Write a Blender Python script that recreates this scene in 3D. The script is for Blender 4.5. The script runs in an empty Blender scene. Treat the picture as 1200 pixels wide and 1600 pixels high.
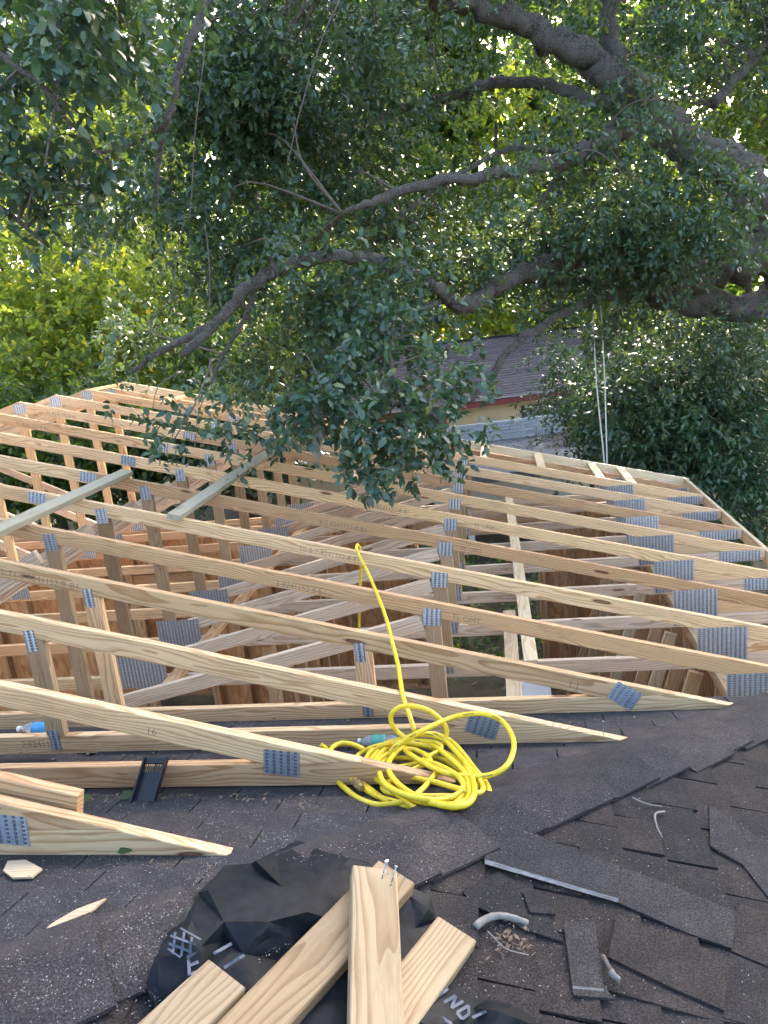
import bpy, bmesh, math, random
import numpy as np
from mathutils import Vector, Matrix

rng = np.random.default_rng(7)
random.seed(7)
sc = bpy.context.scene
COL = sc.collection

# ------------------------------------------------------------------ camera
F = 1183.94                      # focal length in photo pixels (1200 x 1600)
CAM = np.array([4.78123, -0.97955, 0.36276])
FW = np.array([-0.160763, 0.957537, -0.239329])
RT = np.array([0.984573, 0.138614, -0.106779])
UP = np.array([0.069070, 0.252803, 0.965049])
cd = bpy.data.cameras.new('camera')
cd.sensor_fit = 'VERTICAL'; cd.sensor_height = 24.0; cd.lens = F / 1600 * 24.0
cd.clip_start = 0.05; cd.clip_end = 1000
cam = bpy.data.objects.new('camera', cd); COL.objects.link(cam)
M = Matrix.Identity(4)
for i in range(3):
    M[i][0], M[i][1], M[i][2], M[i][3] = RT[i], UP[i], -FW[i], CAM[i]
cam.matrix_world = M
sc.camera = cam

# ------------------------------------------------------------------ sky, sun, exposure
SUN_EL, SUN_AZ = math.radians(27.0), math.radians(15.0)     # azimuth clockwise from +Y
world = bpy.data.worlds.new('World'); sc.world = world; world.use_nodes = True
nt = world.node_tree
sky = nt.nodes.new('ShaderNodeTexSky'); sky.sky_type = 'NISHITA'; sky.sun_disc = False
sky.sun_elevation = SUN_EL; sky.sun_rotation = SUN_AZ
sky.air_density = 1.0; sky.dust_density = 4.0; sky.ozone_density = 0.6
bg = nt.nodes['Background']; bg.inputs['Strength'].default_value = 0.15
nt.links.new(sky.outputs['Color'], bg.inputs['Color'])
sl = bpy.data.lights.new('sun', 'SUN'); sl.energy = 3.2; sl.angle = math.radians(0.5); sl.color = (1.0, 0.90, 0.74)
so = bpy.data.objects.new('sun', sl); COL.objects.link(so)
sdir = Vector((math.sin(SUN_AZ) * math.cos(SUN_EL), math.cos(SUN_AZ) * math.cos(SUN_EL), math.sin(SUN_EL)))
so.rotation_euler = sdir.to_track_quat('Z', 'Y').to_euler()
so.location = (5, 30, 20)
sc.view_settings.view_transform = 'Standard'; sc.view_settings.look = 'None'
sc.view_settings.gamma = 1.0; sc.view_settings.exposure = 2.8
sc.cycles.max_bounces = 5; sc.cycles.transparent_max_bounces = 6
sc.cycles.diffuse_bounces = 2; sc.cycles.glossy_bounces = 2; sc.cycles.transmission_bounces = 4
sc.cycles.sample_clamp_indirect = 6.0
sc.cycles.use_denoising = True
sc.cycles.use_adaptive_sampling = True; sc.cycles.adaptive_threshold = 0.04

# ------------------------------------------------------------------ helpers
def ray(px, py):
    return FW + RT * ((px - 600) / F) - UP * ((py - 800) / F)
def W(px, py, d):                 # a point at depth d along the view axis
    return CAM + ray(px, py) * d
def on_plane(px, py, n, D):
    n = np.asarray(n, float); v = ray(px, py)
    return CAM + v * ((D - n @ CAM) / (n @ v))
def at_y(px, py, Y):
    v = ray(px, py); return CAM + v * ((Y - CAM[1]) / v[1])

def tag(o, label=None, cat=None, group=None, kind=None):
    if label: o['label'] = label
    if cat: o['category'] = cat
    if group: o['group'] = group
    if kind: o['kind'] = kind
    return o
def empty(name, loc=(0, 0, 0), label=None, cat=None, group=None):
    o = bpy.data.objects.new(name, None); COL.objects.link(o); o.location = loc
    o.empty_display_size = 0.1
    return tag(o, label, cat, group)
def add(name, mesh, mat=None, parent=None, mw=None):
    if mat is not None and not mesh.materials: mesh.materials.append(mat)
    o = bpy.data.objects.new(name, mesh); COL.objects.link(o)
    if parent is not None: o.parent = parent
    if mw is not None:
        o.matrix_basis = mw
    return o
def mesh_from(name, verts, faces, smooth=False):
    me = bpy.data.meshes.new(name)
    me.from_pydata([tuple(map(float, v)) for v in verts], [], faces)
    if smooth: me.polygons.foreach_set('use_smooth', [True] * len(me.polygons))
    me.update(); return me
def bm_mesh(name, bm, smooth=False):
    bmesh.ops.recalc_face_normals(bm, faces=bm.faces)
    me = bpy.data.meshes.new(name); bm.to_mesh(me); bm.free()
    if smooth: me.polygons.foreach_set('use_smooth', [True] * len(me.polygons))
    return me
def prism_mesh(name, poly, t0, t1, bevel=0.003):
    """poly in local (x,z), extruded along local y from t0 to t1."""
    bm = bmesh.new()
    a = [bm.verts.new((x, t0, z)) for x, z in poly]; b = [bm.verts.new((x, t1, z)) for x, z in poly]
    bm.faces.new(a); bm.faces.new(b[::-1]); n = len(poly)
    for i in range(n): bm.faces.new((a[i], b[i], b[(i + 1) % n], a[(i + 1) % n]))
    if bevel:
        bmesh.ops.bevel(bm, geom=list(bm.edges), offset=bevel, segments=1, affect='EDGES', profile=0.5)
    return bm_mesh(name, bm)
def box_bm(bm, c, s, rot=None):
    r = bmesh.ops.create_cube(bm, size=1.0)
    mt = Matrix.Translation(c) @ (rot.to_4x4() if rot is not None else Matrix.Identity(4)) @ Matrix.Diagonal((*s, 1))
    bmesh.ops.transform(bm, matrix=mt, verts=r['verts']); return r['verts']
_boxcache = {}
def board_mesh(L, w, t, bow=0.0, bevel=0.003):
    """length on x (centred), width on z, thickness on y; long edges eased"""
    k = (round(L, 3), round(w, 4), round(t, 4), round(bow, 4), bevel)
    if k in _boxcache: return _boxcache[k]
    c = bevel; h, q = w / 2, t / 2
    ring = [(-q + c, -h), (q - c, -h), (q, -h + c), (q, h - c), (q - c, h), (-q + c, h), (-q, h - c), (-q, -h + c)]
    n = 5 if bow else 1
    V, Fc = [], []
    for i in range(n + 1):
        s = i / n; x = (s - .5) * L; dz = bow * 4 * s * (1 - s)
        V += [(x, y, z + dz) for y, z in ring]
    for i in range(n):
        for j in range(8):
            Fc.append((i * 8 + j, (i + 1) * 8 + j, (i + 1) * 8 + (j + 1) % 8, i * 8 + (j + 1) % 8))
    Fc.append(tuple(range(8))); Fc.append(tuple(n * 8 + j for j in reversed(range(8))))
    me = mesh_from('board', V, Fc); bm = bmesh.new(); bm.from_mesh(me); bmesh.ops.recalc_face_normals(bm, faces=bm.faces)
    bm.to_mesh(me); bm.free(); _boxcache[k] = me; return me
def frame(p0, p1, up=(0, 0, 1)):
    """matrix with x along p0->p1, z as near `up` as possible, origin midway"""
    p0, p1 = Vector(p0), Vector(p1); x = (p1 - p0).normalized(); u = Vector(up)
    y = u.cross(x).normalized(); z = x.cross(y)
    m = Matrix.Identity(4)
    for i in range(3): m[i][0], m[i][1], m[i][2], m[i][3] = x[i], y[i], z[i], (p0[i] + p1[i]) / 2
    return m
def board(name, p0, p1, w, t, mat, parent=None, up=(0, 0, 1), bow=0.0):
    L = (Vector(p1) - Vector(p0)).length
    me = board_mesh(L, w, t, bow)
    if me.materials and me.materials[0] != mat: me = me.copy(); me.materials.clear()
    return add(name, me, mat, parent, frame(p0, p1, up))
def catmull(P, n):
    P = [np.asarray(p, float) for p in P]; P = [2 * P[0] - P[1]] + P + [2 * P[-1] - P[-2]]
    out = []
    for i in range(1, len(P) - 2):
        for k in range(n):
            t = k / n; a, b, c, d = P[i - 1], P[i], P[i + 1], P[i + 2]
            out.append(.5 * ((2 * b) + (-a + c) * t + (2 * a - 5 * b + 4 * c - d) * t * t + (-a + 3 * b - 3 * c + d) * t ** 3))
    out.append(P[-2]); return np.array(out)
def tube_data(P, R, ns=8, rough=0.0):
    P = np.asarray(P); R = np.broadcast_to(np.asarray(R, float), (len(P),)); V = []; Fc = []
    T = np.gradient(P, axis=0); T /= np.linalg.norm(T, axis=1)[:, None] + 1e-9
    ref = np.array([0, 0, 1.]) if abs(T[0][2]) < .9 else np.array([1., 0, 0])
    nrm = np.cross(T[0], ref); nrm /= np.linalg.norm(nrm)
    for i in range(len(P)):
        nrm = nrm - T[i] * (nrm @ T[i]); nrm /= np.linalg.norm(nrm); b = np.cross(T[i], nrm)
        for j in range(ns):
            a = 2 * math.pi * j / ns; r = R[i] * (1 + rough * rng.uniform(-1, 1))
            V.append(P[i] + r * (math.cos(a) * nrm + math.sin(a) * b))
    for i in range(len(P) - 1):
        for j in range(ns):
            Fc.append((i * ns + j, i * ns + (j + 1) % ns, (i + 1) * ns + (j + 1) % ns, (i + 1) * ns + j))
    Fc.append(tuple(reversed(range(ns)))); Fc.append(tuple((len(P) - 1) * ns + j for j in range(ns)))
    return V, Fc
class MB:
    def __init__(s): s.V, s.F = [], []
    def put(s, V, Fc):
        o = len(s.V); s.V += list(V); s.F += [tuple(i + o for i in f) for f in Fc]
    def tube(s, P, R, ns=8, rough=0.0): s.put(*tube_data(P, R, ns, rough))
    def box(s, c, sz, rot=None):
        c = np.asarray(c, float); h = np.asarray(sz, float) / 2
        V = [np.array([x, y, z]) * h for x in (-1, 1) for y in (-1, 1) for z in (-1, 1)]
        if rot is not None: V = [np.asarray(rot) @ v for v in V]
        s.put([c + v for v in V], [(0, 1, 3, 2), (4, 6, 7, 5), (0, 4, 5, 1), (2, 3, 7, 6), (0, 2, 6, 4), (1, 5, 7, 3)])
    def build(s, name, mat, parent=None, smooth=False):
        return add(name, mesh_from(name, s.V, s.F, smooth), mat, parent)

# ------------------------------------------------------------------ materials
def new_mat(name):
    m = bpy.data.materials.new(name); m.use_nodes = True
    n = m.node_tree.nodes; l = m.node_tree.links
    return m, n, l, n['Principled BSDF']
def nd(n, t, **kw):
    x = n.new(t)
    for k, v in kw.items(): setattr(x, k, v)
    return x
def math_(n, l, op, a, b=None):
    x = nd(n, 'ShaderNodeMath', operation=op)
    for i, v in enumerate((a, b)):
        if v is None: continue
        if isinstance(v, (int, float)): x.inputs[i].default_value = v
        else: l.new(v, x.inputs[i])
    return x.outputs[0]
def vmath(n, l, op, a, b):
    x = nd(n, 'ShaderNodeVectorMath', operation=op)
    for i, v in enumerate((a, b)):
        if isinstance(v, tuple): x.inputs[i].default_value = v
        else: l.new(v, x.inputs[i])
    return x.outputs[0]
def mixc(n, l, fac, a, b, mode='MIX'):
    x = nd(n, 'ShaderNodeMix', data_type='RGBA', blend_type=mode)
    for s, v in (('Factor', fac), ('A', a), ('B', b)):
        i = [q for q in x.inputs if q.name == s and q.enabled][0] if s == 'Factor' else [q for q in x.inputs if q.name == s and q.type == 'RGBA'][0]
        if isinstance(v, (int, float)): i.default_value = v
        elif isinstance(v, tuple): i.default_value = (*v, 1)
        else: l.new(v, i)
    return [q for q in x.outputs if q.type == 'RGBA'][0]
def ramp(n, l, fac, stops):
    x = nd(n, 'ShaderNodeValToRGB'); e = x.color_ramp.elements
    while len(e) < len(stops): e.new(0.5)
    for i, (p, c) in enumerate(stops):
        e[i].position = p; e[i].color = (*c, 1) if len(c) == 3 else c
    l.new(fac, x.inputs[0]); return x.outputs[0]
def noise(n, l, vec, scale, detail=3, rough=.55):
    x = nd(n, 'ShaderNodeTexNoise'); x.inputs['Scale'].default_value = scale
    x.inputs['Detail'].default_value = detail; x.inputs['Roughness'].default_value = rough
    if vec is not None: l.new(vec, x.inputs['Vector'])
    return x.outputs['Fac']
def bump(n, l, h, strength, dist, bsdf):
    b = nd(n, 'ShaderNodeBump'); b.inputs['Strength'].default_value = strength; b.inputs['Distance'].default_value = dist
    l.new(h, b.inputs['Height']); l.new(b.outputs[0], bsdf.inputs['Normal'])

def wood(name, light, dark, ring=26., knots=True, grey=0.0, greyc=(.30, .29, .26), rough=.72, vary=.26, bmp=False):
    m, n, l, b = new_mat(name)
    tc = nd(n, 'ShaderNodeTexCoord').outputs['Object']
    rnd = nd(n, 'ShaderNodeObjectInfo').outputs['Random']
    off = nd(n, 'ShaderNodeCombineXYZ')
    l.new(math_(n, l, 'MULTIPLY', rnd, 37.0), off.inputs[0])
    r2 = math_(n, l, 'FRACT', math_(n, l, 'MULTIPLY', rnd, 91.7))
    r3 = math_(n, l, 'FRACT', math_(n, l, 'MULTIPLY', rnd, 173.3))
    l.new(math_(n, l, 'ADD', math_(n, l, 'MULTIPLY', r2, .09), .015), off.inputs[1]); l.new(math_(n, l, 'MULTIPLY', math_(n, l, 'SUBTRACT', r3, .5), .22), off.inputs[2])
    p = vmath(n, l, 'ADD', tc, off.outputs[0])
    # slow warp along the board gives the cathedral figure
    warp = nd(n, 'ShaderNodeTexNoise'); warp.inputs['Scale'].default_value = 1.0; warp.inputs['Detail'].default_value = 2
    l.new(vmath(n, l, 'MULTIPLY', p, (1.7, 9., 9.)), warp.inputs['Vector'])
    wv = vmath(n, l, 'MULTIPLY', vmath(n, l, 'SUBTRACT', warp.outputs['Color'], (.5, .5, .5)), (0, .075, .10))
    # knots deflect the grain
    kv = nd(n, 'ShaderNodeTexVoronoi'); kv.inputs['Scale'].default_value = 1.0
    l.new(vmath(n, l, 'MULTIPLY', p, (1.9, 7., 9.)), kv.inputs['Vector'])
    kd = kv.outputs['Distance']
    p2 = vmath(n, l, 'ADD', p, wv)
    wave = nd(n, 'ShaderNodeTexWave', wave_type='RINGS', rings_direction='X', wave_profile='SAW')
    wave.inputs['Scale'].default_value = ring; wave.inputs['Distortion'].default_value = 2.6
    wave.inputs['Detail'].default_value = 2; wave.inputs['Detail Scale'].default_value = .6
    l.new(vmath(n, l, 'MULTIPLY', p2, (.02, 1, 1)), wave.inputs['Vector'])
    fine = noise(n, l, vmath(n, l, 'MULTIPLY', p, (5., 220., 220.)), 1.0, 3, .6)
    blot = noise(n, l, vmath(n, l, 'MULTIPLY', p, (1.2, 6., 6.)), 1.0, 3, .6)
    c = ramp(n, l, wave.outputs['Fac'], [(0.0, light), (.45, light), (.86, dark), (.97, dark), (1., light)])
    mid = tuple((a * .72 + d * .28) for a, d in zip(light, dark))
    c = mixc(n, l, math_(n, l, 'MULTIPLY', blot, .36), c, mid)
    c = mixc(n, l, .35, c, ramp(n, l, fine, [(.3, (.72, .70, .68)), (.7, (1.08, 1.06, 1.04))]), 'MULTIPLY')
    if knots:
        sep = nd(n, 'ShaderNodeSeparateColor'); l.new(kv.outputs['Color'], sep.inputs[0])
        gate = math_(n, l, 'GREATER_THAN', sep.outputs[0], .40)
        ksz = math_(n, l, 'MULTIPLY_ADD', sep.outputs[1], .9); ksz.node.inputs[2].default_value = .55
        kq = math_(n, l, 'DIVIDE', kd, ksz)
        kcol = ramp(n, l, kq, [(0.0, (.16, .07, .035)), (.06, (.26, .12, .06)), (.085, (.10, .045, .022)), (.11, (.34, .17, .08))])
        kmask = math_(n, l, 'MULTIPLY', gate, ramp(n, l, kq, [(0.0, (1, 1, 1)), (.09, (1, 1, 1)), (.135, (0, 0, 0))]))
        c = mixc(n, l, kmask, c, kcol)
    if grey > 0:
        gm = math_(n, l, 'MULTIPLY', ramp(n, l, noise(n, l, vmath(n, l, 'MULTIPLY', p, (2., 14., 14.)), 1.0, 4, .65), [(.25, (.35, .35, .35)), (.75, (1, 1, 1))]), grey)
        c = mixc(n, l, gm, c, greyc)
    r5 = math_(n, l, 'FRACT', math_(n, l, 'MULTIPLY', rnd, 29.3))
    tone = ramp(n, l, r5, [(0, (1 - vary * 1.3, 1 - vary * 1.6, 1 - vary * 1.8)), (.3, (.95, .90, .84)), (.6, (1, 1, 1)), (.85, (1.07, 1.05, 1.0)), (1, (.86, .87, .88))])
    sm = noise(n, l, vmath(n, l, 'MULTIPLY', p, (3.5, 20., 20.)), 1.0, 5, .7)
    c = mixc(n, l, .55, c, ramp(n, l, sm, [(.30, (.55, .52, .50)), (.48, (1, 1, 1))]), 'MULTIPLY')
    c = mixc(n, l, 1.0, c, tone, 'MULTIPLY')
    l.new(c, b.inputs['Base Color']); b.inputs['Roughness'].default_value = rough
    b.inputs['Specular IOR Level'].default_value = .3
    if bmp: bump(n, l, fine, .25, .001, b)
    return m
M_near = wood('pine_fresh', (.73, .515, .295), (.45, .25, .11), ring=22, bmp=True)
M_mid = wood('pine_truss', (.80, .54, .305), (.48, .26, .11), ring=28)
M_far = wood('pine_far', (.82, .56, .33), (.54, .30, .145), ring=28, knots=False)
M_web = wood('pine_web', (.50, .34, .19), (.28, .16, .08), ring=34, grey=.30, greyc=(.36, .28, .20))
M_weath = wood('pine_weathered', (.42, .36, .25), (.26, .22, .15), ring=30, grey=.75, greyc=(.37, .34, .25))
M_diag = wood('pine_grey_pink', (.74, .565, .405), (.46, .31, .20), ring=24, grey=.12, greyc=(.50, .44, .38))
M_pale = wood('pine_pale', (.80, .67, .46), (.62, .46, .27), ring=22, knots=False)
M_wall = wood('stud_timber', (.62, .42, .25), (.42, .24, .12), ring=30, knots=False)
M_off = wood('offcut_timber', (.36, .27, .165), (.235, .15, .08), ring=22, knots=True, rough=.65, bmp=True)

def simple(name, col, rough=.6, metal=0., spec=.5, nscale=None, namp=.25, bumpd=None, coord='Object', vary=0.):
    m, n, l, b = new_mat(name)
    b.inputs['Roughness'].default_value = rough; b.inputs['Metallic'].default_value = metal
    b.inputs['Specular IOR Level'].default_value = spec
    if nscale:
        tc = nd(n, 'ShaderNodeTexCoord').outputs[coord]
        f = noise(n, l, tc, nscale, 5, .6)
        c = ramp(n, l, f, [(.25, tuple(x * (1 - namp) for x in col)), (.75, tuple(min(1, x * (1 + namp)) for x in col))])
        if vary:
            rnd = nd(n, 'ShaderNodeObjectInfo').outputs['Random']
            c = mixc(n, l, 1.0, c, ramp(n, l, rnd, [(0, (1 - vary,) * 3), (1, (1 + vary,) * 3)]), 'MULTIPLY')
        l.new(c, b.inputs['Base Color'])
        if bumpd: bump(n, l, f, .6, bumpd, b)
    else: b.inputs['Base Color'].default_value = (*col, 1)
    return m
def steel():
    m, n, l, b = new_mat('galvanised_steel')
    tc = nd(n, 'ShaderNodeTexCoord').outputs['Object']; rnd = nd(n, 'ShaderNodeObjectInfo').outputs['Random']
    sp = nd(n, 'ShaderNodeSeparateXYZ'); l.new(tc, sp.inputs[0])
    fx = math_(n, l, 'FRACT', math_(n, l, 'ADD', math_(n, l, 'DIVIDE', sp.outputs[0], .026), 100.25))
    fz = math_(n, l, 'FRACT', math_(n, l, 'ADD', math_(n, l, 'DIVIDE', sp.outputs[2], .014), 100.))
    slot = math_(n, l, 'MULTIPLY', math_(n, l, 'LESS_THAN', fx, .42), math_(n, l, 'LESS_THAN', fz, .72))
    f = noise(n, l, tc, 60, 4, .6)
    c = ramp(n, l, f, [(.25, (.36, .39, .44)), (.75, (.58, .62, .67))])
    c = mixc(n, l, 1.0, c, ramp(n, l, rnd, [(0, (.75, .75, .76)), (1, (1.15, 1.15, 1.15))]), 'MULTIPLY')
    c = mixc(n, l, math_(n, l, 'MULTIPLY', slot, .8), c, (.10, .10, .11))
    l.new(c, b.inputs['Base Color']); b.inputs['Metallic'].default_value = .6; b.inputs['Roughness'].default_value = .42
    return m
M_steel = steel()
M_osb = None
def osb():
    m, n, l, b = new_mat('strand_board')
    tc = nd(n, 'ShaderNodeTexCoord').outputs['Object']
    v = nd(n, 'ShaderNodeTexVoronoi'); v.inputs['Scale'].default_value = 1.
    l.new(vmath(n, l, 'MULTIPLY', tc, (28., 28., 9.)), v.inputs['Vector'])
    c = ramp(n, l, v.outputs['Color'], [(.1, (.38, .19, .08)), (.5, (.52, .28, .13)), (.9, (.62, .38, .20))])
    l.new(c, b.inputs['Base Color']); b.inputs['Roughness'].default_value = .75
    return m
M_osb = osb()

def shingle_mat(name, cols, speck=.16, sx=.78):
    m, n, l, b = new_mat(name)
    tc = nd(n, 'ShaderNodeTexCoord').outputs['Object']
    rnd = nd(n, 'ShaderNodeObjectInfo').outputs['Random']
    g = noise(n, l, tc, 210, 3, .8); g2 = noise(n, l, tc, 9, 5, .65); g3 = noise(n, l, tc, 110, 3, .7)
    base = ramp(n, l, rnd, [(i / (len(cols) - 1), tuple(x * sx for x in c)) for i, c in enumerate(cols)])
    c = mixc(n, l, 1.0, base, ramp(n, l, g, [(.32, (.22, .22, .22)), (.5, (.8, .8, .8)), (.68, (2.0, 1.97, 1.95))]), 'MULTIPLY')
    c = mixc(n, l, .8, c, ramp(n, l, g2, [(.3, (.5, .51, .54)), (.7, (1.35, 1.28, 1.2))]), 'MULTIPLY')
    c = mixc(n, l, ramp(n, l, g3, [(.66, (0, 0, 0)), (.75, (speck,) * 3)]), c, (.30, .29, .28))
    l.new(c, b.inputs['Base Color']); b.inputs['Roughness'].default_value = .93; b.inputs['Specular IOR Level'].default_value = .25
    bump(n, l, g, .8, .0025, b)
    return m
M_sh = shingle_mat('asphalt_shingle', [(.056, .055, .061), (.064, .059, .062), (.049, .050, .057), (.068, .060, .060), (.054, .053, .060), (.066, .066, .072)])
M_shR = shingle_mat('asphalt_shingle_weathered', [(.050, .045, .046), (.068, .055, .050), (.036, .036, .039), (.060, .050, .047), (.042, .040, .043), (.054, .047, .047)], .12, .60)
M_cap = shingle_mat('asphalt_hip_cap', [(.046, .043, .046), (.034, .033, .036), (.064, .056, .055), (.040, .038, .043), (.058, .050, .050)], .14, .9)
M_loose = shingle_mat('loose_shingle_granules', [(.046, .046, .050), (.058, .052, .052), (.040, .041, .046)], .22, .78)
M_deck = simple('roof_felt', (.035, .032, .034), .95, nscale=60, namp=.35)
M_bark = None
def bark(name, c0, c1, scale=5.):
    m, n, l, b = new_mat(name)
    tc = nd(n, 'ShaderNodeTexCoord').outputs['Object']
    v = nd(n, 'ShaderNodeTexVoronoi'); v.feature = 'DISTANCE_TO_EDGE'; v.inputs['Scale'].default_value = scale * 6
    ns_ = nd(n, 'ShaderNodeTexNoise'); ns_.inputs['Scale'].default_value = scale; ns_.inputs['Detail'].default_value = 8; ns_.inputs['Roughness'].default_value = .7
    l.new(tc, ns_.inputs['Vector'])
    l.new(vmath(n, l, 'ADD', tc, vmath(n, l, 'MULTIPLY', ns_.outputs['Color'], (.25, .25, .25))), v.inputs['Vector'])
    f = math_(n, l, 'ADD', math_(n, l, 'MULTIPLY', v.outputs['Distance'], 1.15), math_(n, l, 'MULTIPLY', ns_.outputs['Fac'], .95))
    l.new(ramp(n, l, f, [(.38, c0), (.72, c1)]), b.inputs['Base Color'])
    b.inputs['Roughness'].default_value = .95; b.inputs['Specular IOR Level'].default_value = .2
    bump(n, l, f, 1.0, .12, b); return m
M_bark = bark('oak_bark', (.075, .062, .054), (.40, .345, .305), 5.)
M_bark2 = bark('far_bark', (.05, .036, .028), (.17, .125, .09), 3.)
M_twig = simple('twig_bark', (.13, .10, .08), .9, nscale=30, namp=.4)

def leaf_mat(name, dark, light, trans, tcol, rough=.38, gloss=.45):
    m, n, l, b = new_mat(name)
    geo = nd(n, 'ShaderNodeNewGeometry')
    rp = geo.outputs['Random Per Island']
    c = ramp(n, l, rp, [(0, dark), (.6, light), (.94, tuple(x * 1.15 for x in light)), (1., (light[0] * 2.4, light[1] * 1.5, light[2] * .8))])
    l.new(c, b.inputs['Base Color']); b.inputs['Roughness'].default_value = rough
    b.inputs['Specular IOR Level'].default_value = gloss
    t = nd(n, 'ShaderNodeBsdfTranslucent'); l.new(mixc(n, l, 1.0, c, tcol, 'MULTIPLY'), t.inputs['Color'])
    mx = nd(n, 'ShaderNodeMixShader'); mx.inputs[0].default_value = trans
    l.new(b.outputs[0], mx.inputs[1]); l.new(t.outputs[0], mx.inputs[2])
    l.new(mx.outputs[0], n['Material Output'].inputs['Surface']); return m
M_leaf_oak = leaf_mat('oak_leaf', (.027, .058, .042), (.060, .112, .068), .28, (3.2, 2.6, .7), .34, .55)
M_leaf_near = leaf_mat('near_oak_leaf', (.024, .053, .040), (.054, .105, .064), .22, (3.0, 2.6, .8), .33, .6)
M_leaf_lit = leaf_mat('sunlit_maple_leaf', (.095, .145, .045), (.165, .215, .060), .55, (3.0, 2.6, .9), .5, .3)  # sunlight on these crowns is put into the brighter yellow green colour
M_leaf_mid = leaf_mat('mid_leaf', (.028, .062, .026), (.058, .105, .036), .44, (3.4, 2.8, .7), .45, .35)
M_leaf_shr = leaf_mat('laurel_leaf', (.026, .058, .040), (.058, .112, .062), .22, (2.6, 2.4, .8), .32, .55)
M_ground = None
def ground_mat():
    m, n, l, b = new_mat('leaf_litter_soil')
    tc = nd(n, 'ShaderNodeTexCoord').outputs['Object']
    a = noise(n, l, tc, 3.5, 6, .65); c2 = noise(n, l, tc, 40, 4, .7)
    c = ramp(n, l, a, [(.3, (.030, .028, .018)), (.5, (.060, .048, .030)), (.7, (.045, .070, .022))])
    c = mixc(n, l, .8, c, ramp(n, l, c2, [(.3, (.5, .5, .5)), (.7, (1.7, 1.6, 1.4))]), 'MULTIPLY')
    l.new(c, b.inputs['Base Color']); b.inputs['Roughness'].default_value = .95; bump(n, l, c2, .8, .04, b); return m
M_ground = ground_mat()
M_ink = simple('stamp_ink', (.20, .135, .085), .9, nscale=160, namp=.5)
M_black = simple('black_membrane', (.0085, .0105, .0145), .58, spec=.13, nscale=30, namp=.6)
M_print = simple('membrane_print', (.06, .075, .11), .6)
M_bplast = simple('black_plastic', (.010, .011, .014), .32)
def hose_mat():
    m, n, l, b = new_mat('yellow_hose')
    tc = nd(n, 'ShaderNodeTexCoord').outputs['Object']
    f = noise(n, l, tc, 22, 4, .65)
    l.new(ramp(n, l, f, [(.22, (.40, .28, .02)), (.42, (.70, .50, .015)), (.75, (.74, .56, .05))]), b.inputs['Base Color'])
    b.inputs['Roughness'].default_value = .42; return m
M_hose = hose_mat()
M_brass = simple('brass', (.55, .42, .22), .35, .9)
M_white = simple('white_paint', (.72, .71, .68), .6, nscale=6, namp=.12)
M_rope = simple('white_rope', (.52, .52, .50), .8, nscale=80, namp=.15)
M_cream = simple('cream_stucco', (.66, .49, .29), .9, nscale=5, namp=.1)
M_red = simple('red_trim', (.20, .028, .03), .6, nscale=9, namp=.2)
M_roofN = shingle_mat('neighbour_shingle', [(.16, .125, .135), (.19, .15, .155), (.14, .115, .125), (.21, .165, .165)], .05, 1.0)
M_brickW = simple('pale_brick', (.48, .50, .53), .85, nscale=9, namp=.14, vary=.14)
M_glass = simple('dark_glass', (.10, .11, .12), .15)
M_dry = simple('dry_leaf', (.13, .09, .06), .85, nscale=60, namp=.6)
M_flake = simple('wood_flake', (.34, .31, .27), .9)
M_blue = simple('blue_label', (.06, .30, .62), .45)
M_teal = simple('teal_label', (.10, .42, .32), .45)
def clear():
    m, n, l, b = new_mat('clear_plastic'); b.inputs['Base Color'].default_value = (.86, .92, .95, 1)
    b.inputs['Roughness'].default_value = .12; b.inputs['Transmission Weight'].default_value = .75; b.inputs['IOR'].default_value = 1.3; return m
M_clear = clear()

# ------------------------------------------------------------------ roof planes of the old house
SLOPE = 0.3008; Y1 = 0.772; Z1 = -1.047; HIP = 3.57
def zl(x, y): return Z1 - SLOPE * (y - Y1)
def zr(x, y): return Z1 - SLOPE * (x - HIP - Y1)
def zroof(x, y): return min(zl(x, y), zr(x, y))
def on_roof(px, py, h=0.0):
    a = on_plane(px, py, (0, SLOPE, 1), Z1 + SLOPE * Y1 + h)
    if a[0] - a[1] < HIP: return a
    return on_plane(px, py, (SLOPE, 0, 1), Z1 + SLOPE * (Y1 + HIP) + h)
def rh(x, y): return .040 if abs(x - y - HIP) < .235 else .018
GZ = -4.4
EAVE_Y, EAVE_X = 2.58, 2.58 + HIP

# ================================================================== GROUND
g = mesh_from('ground', [(-300, -100, GZ), (300, -100, GZ), (300, 500, GZ), (-300, 500, GZ)], [(0, 1, 2, 3)])
tag(add('ground', g, M_ground), kind='structure')

# ================================================================== OLD SHINGLED ROOF
def clip_half(poly, f):
    out = []
    for i in range(len(poly)):
        a, b = poly[i], poly[(i + 1) % len(poly)]; fa, fb = f(a), f(b)
        if fa >= 0: out.append(a)
        if fa * fb < 0:
            t = fa / (fa - fb); out.append((a[0] + t * (b[0] - a[0]), a[1] + t * (b[1] - a[1])))
    return out
def slab(poly, zf, thick):
    """polygon in plan, top surface from zf(x,y), given thickness downwards; local origin at centroid"""
    n = len(poly); cx = sum(p[0] for p in poly) / n; cy = sum(p[1] for p in poly) / n; cz = zf(cx, cy)
    V = [(x - cx, y - cy, zf(x, y) - cz) for x, y in poly] + [(x - cx, y - cy, zf(x, y) - cz - thick) for x, y in poly]
    Fc = [tuple(range(n)), tuple(reversed(range(n, 2 * n)))] + [(i, i + n, (i + 1) % n + n, (i + 1) % n) for i in range(n)]
    me = mesh_from('shingle', V, Fc); bm = bmesh.new(); bm.from_mesh(me); bmesh.ops.recalc_face_normals(bm, faces=bm.faces); bm.to_mesh(me); bm.free()
    return me, Matrix.Translation((cx, cy, cz))

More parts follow.
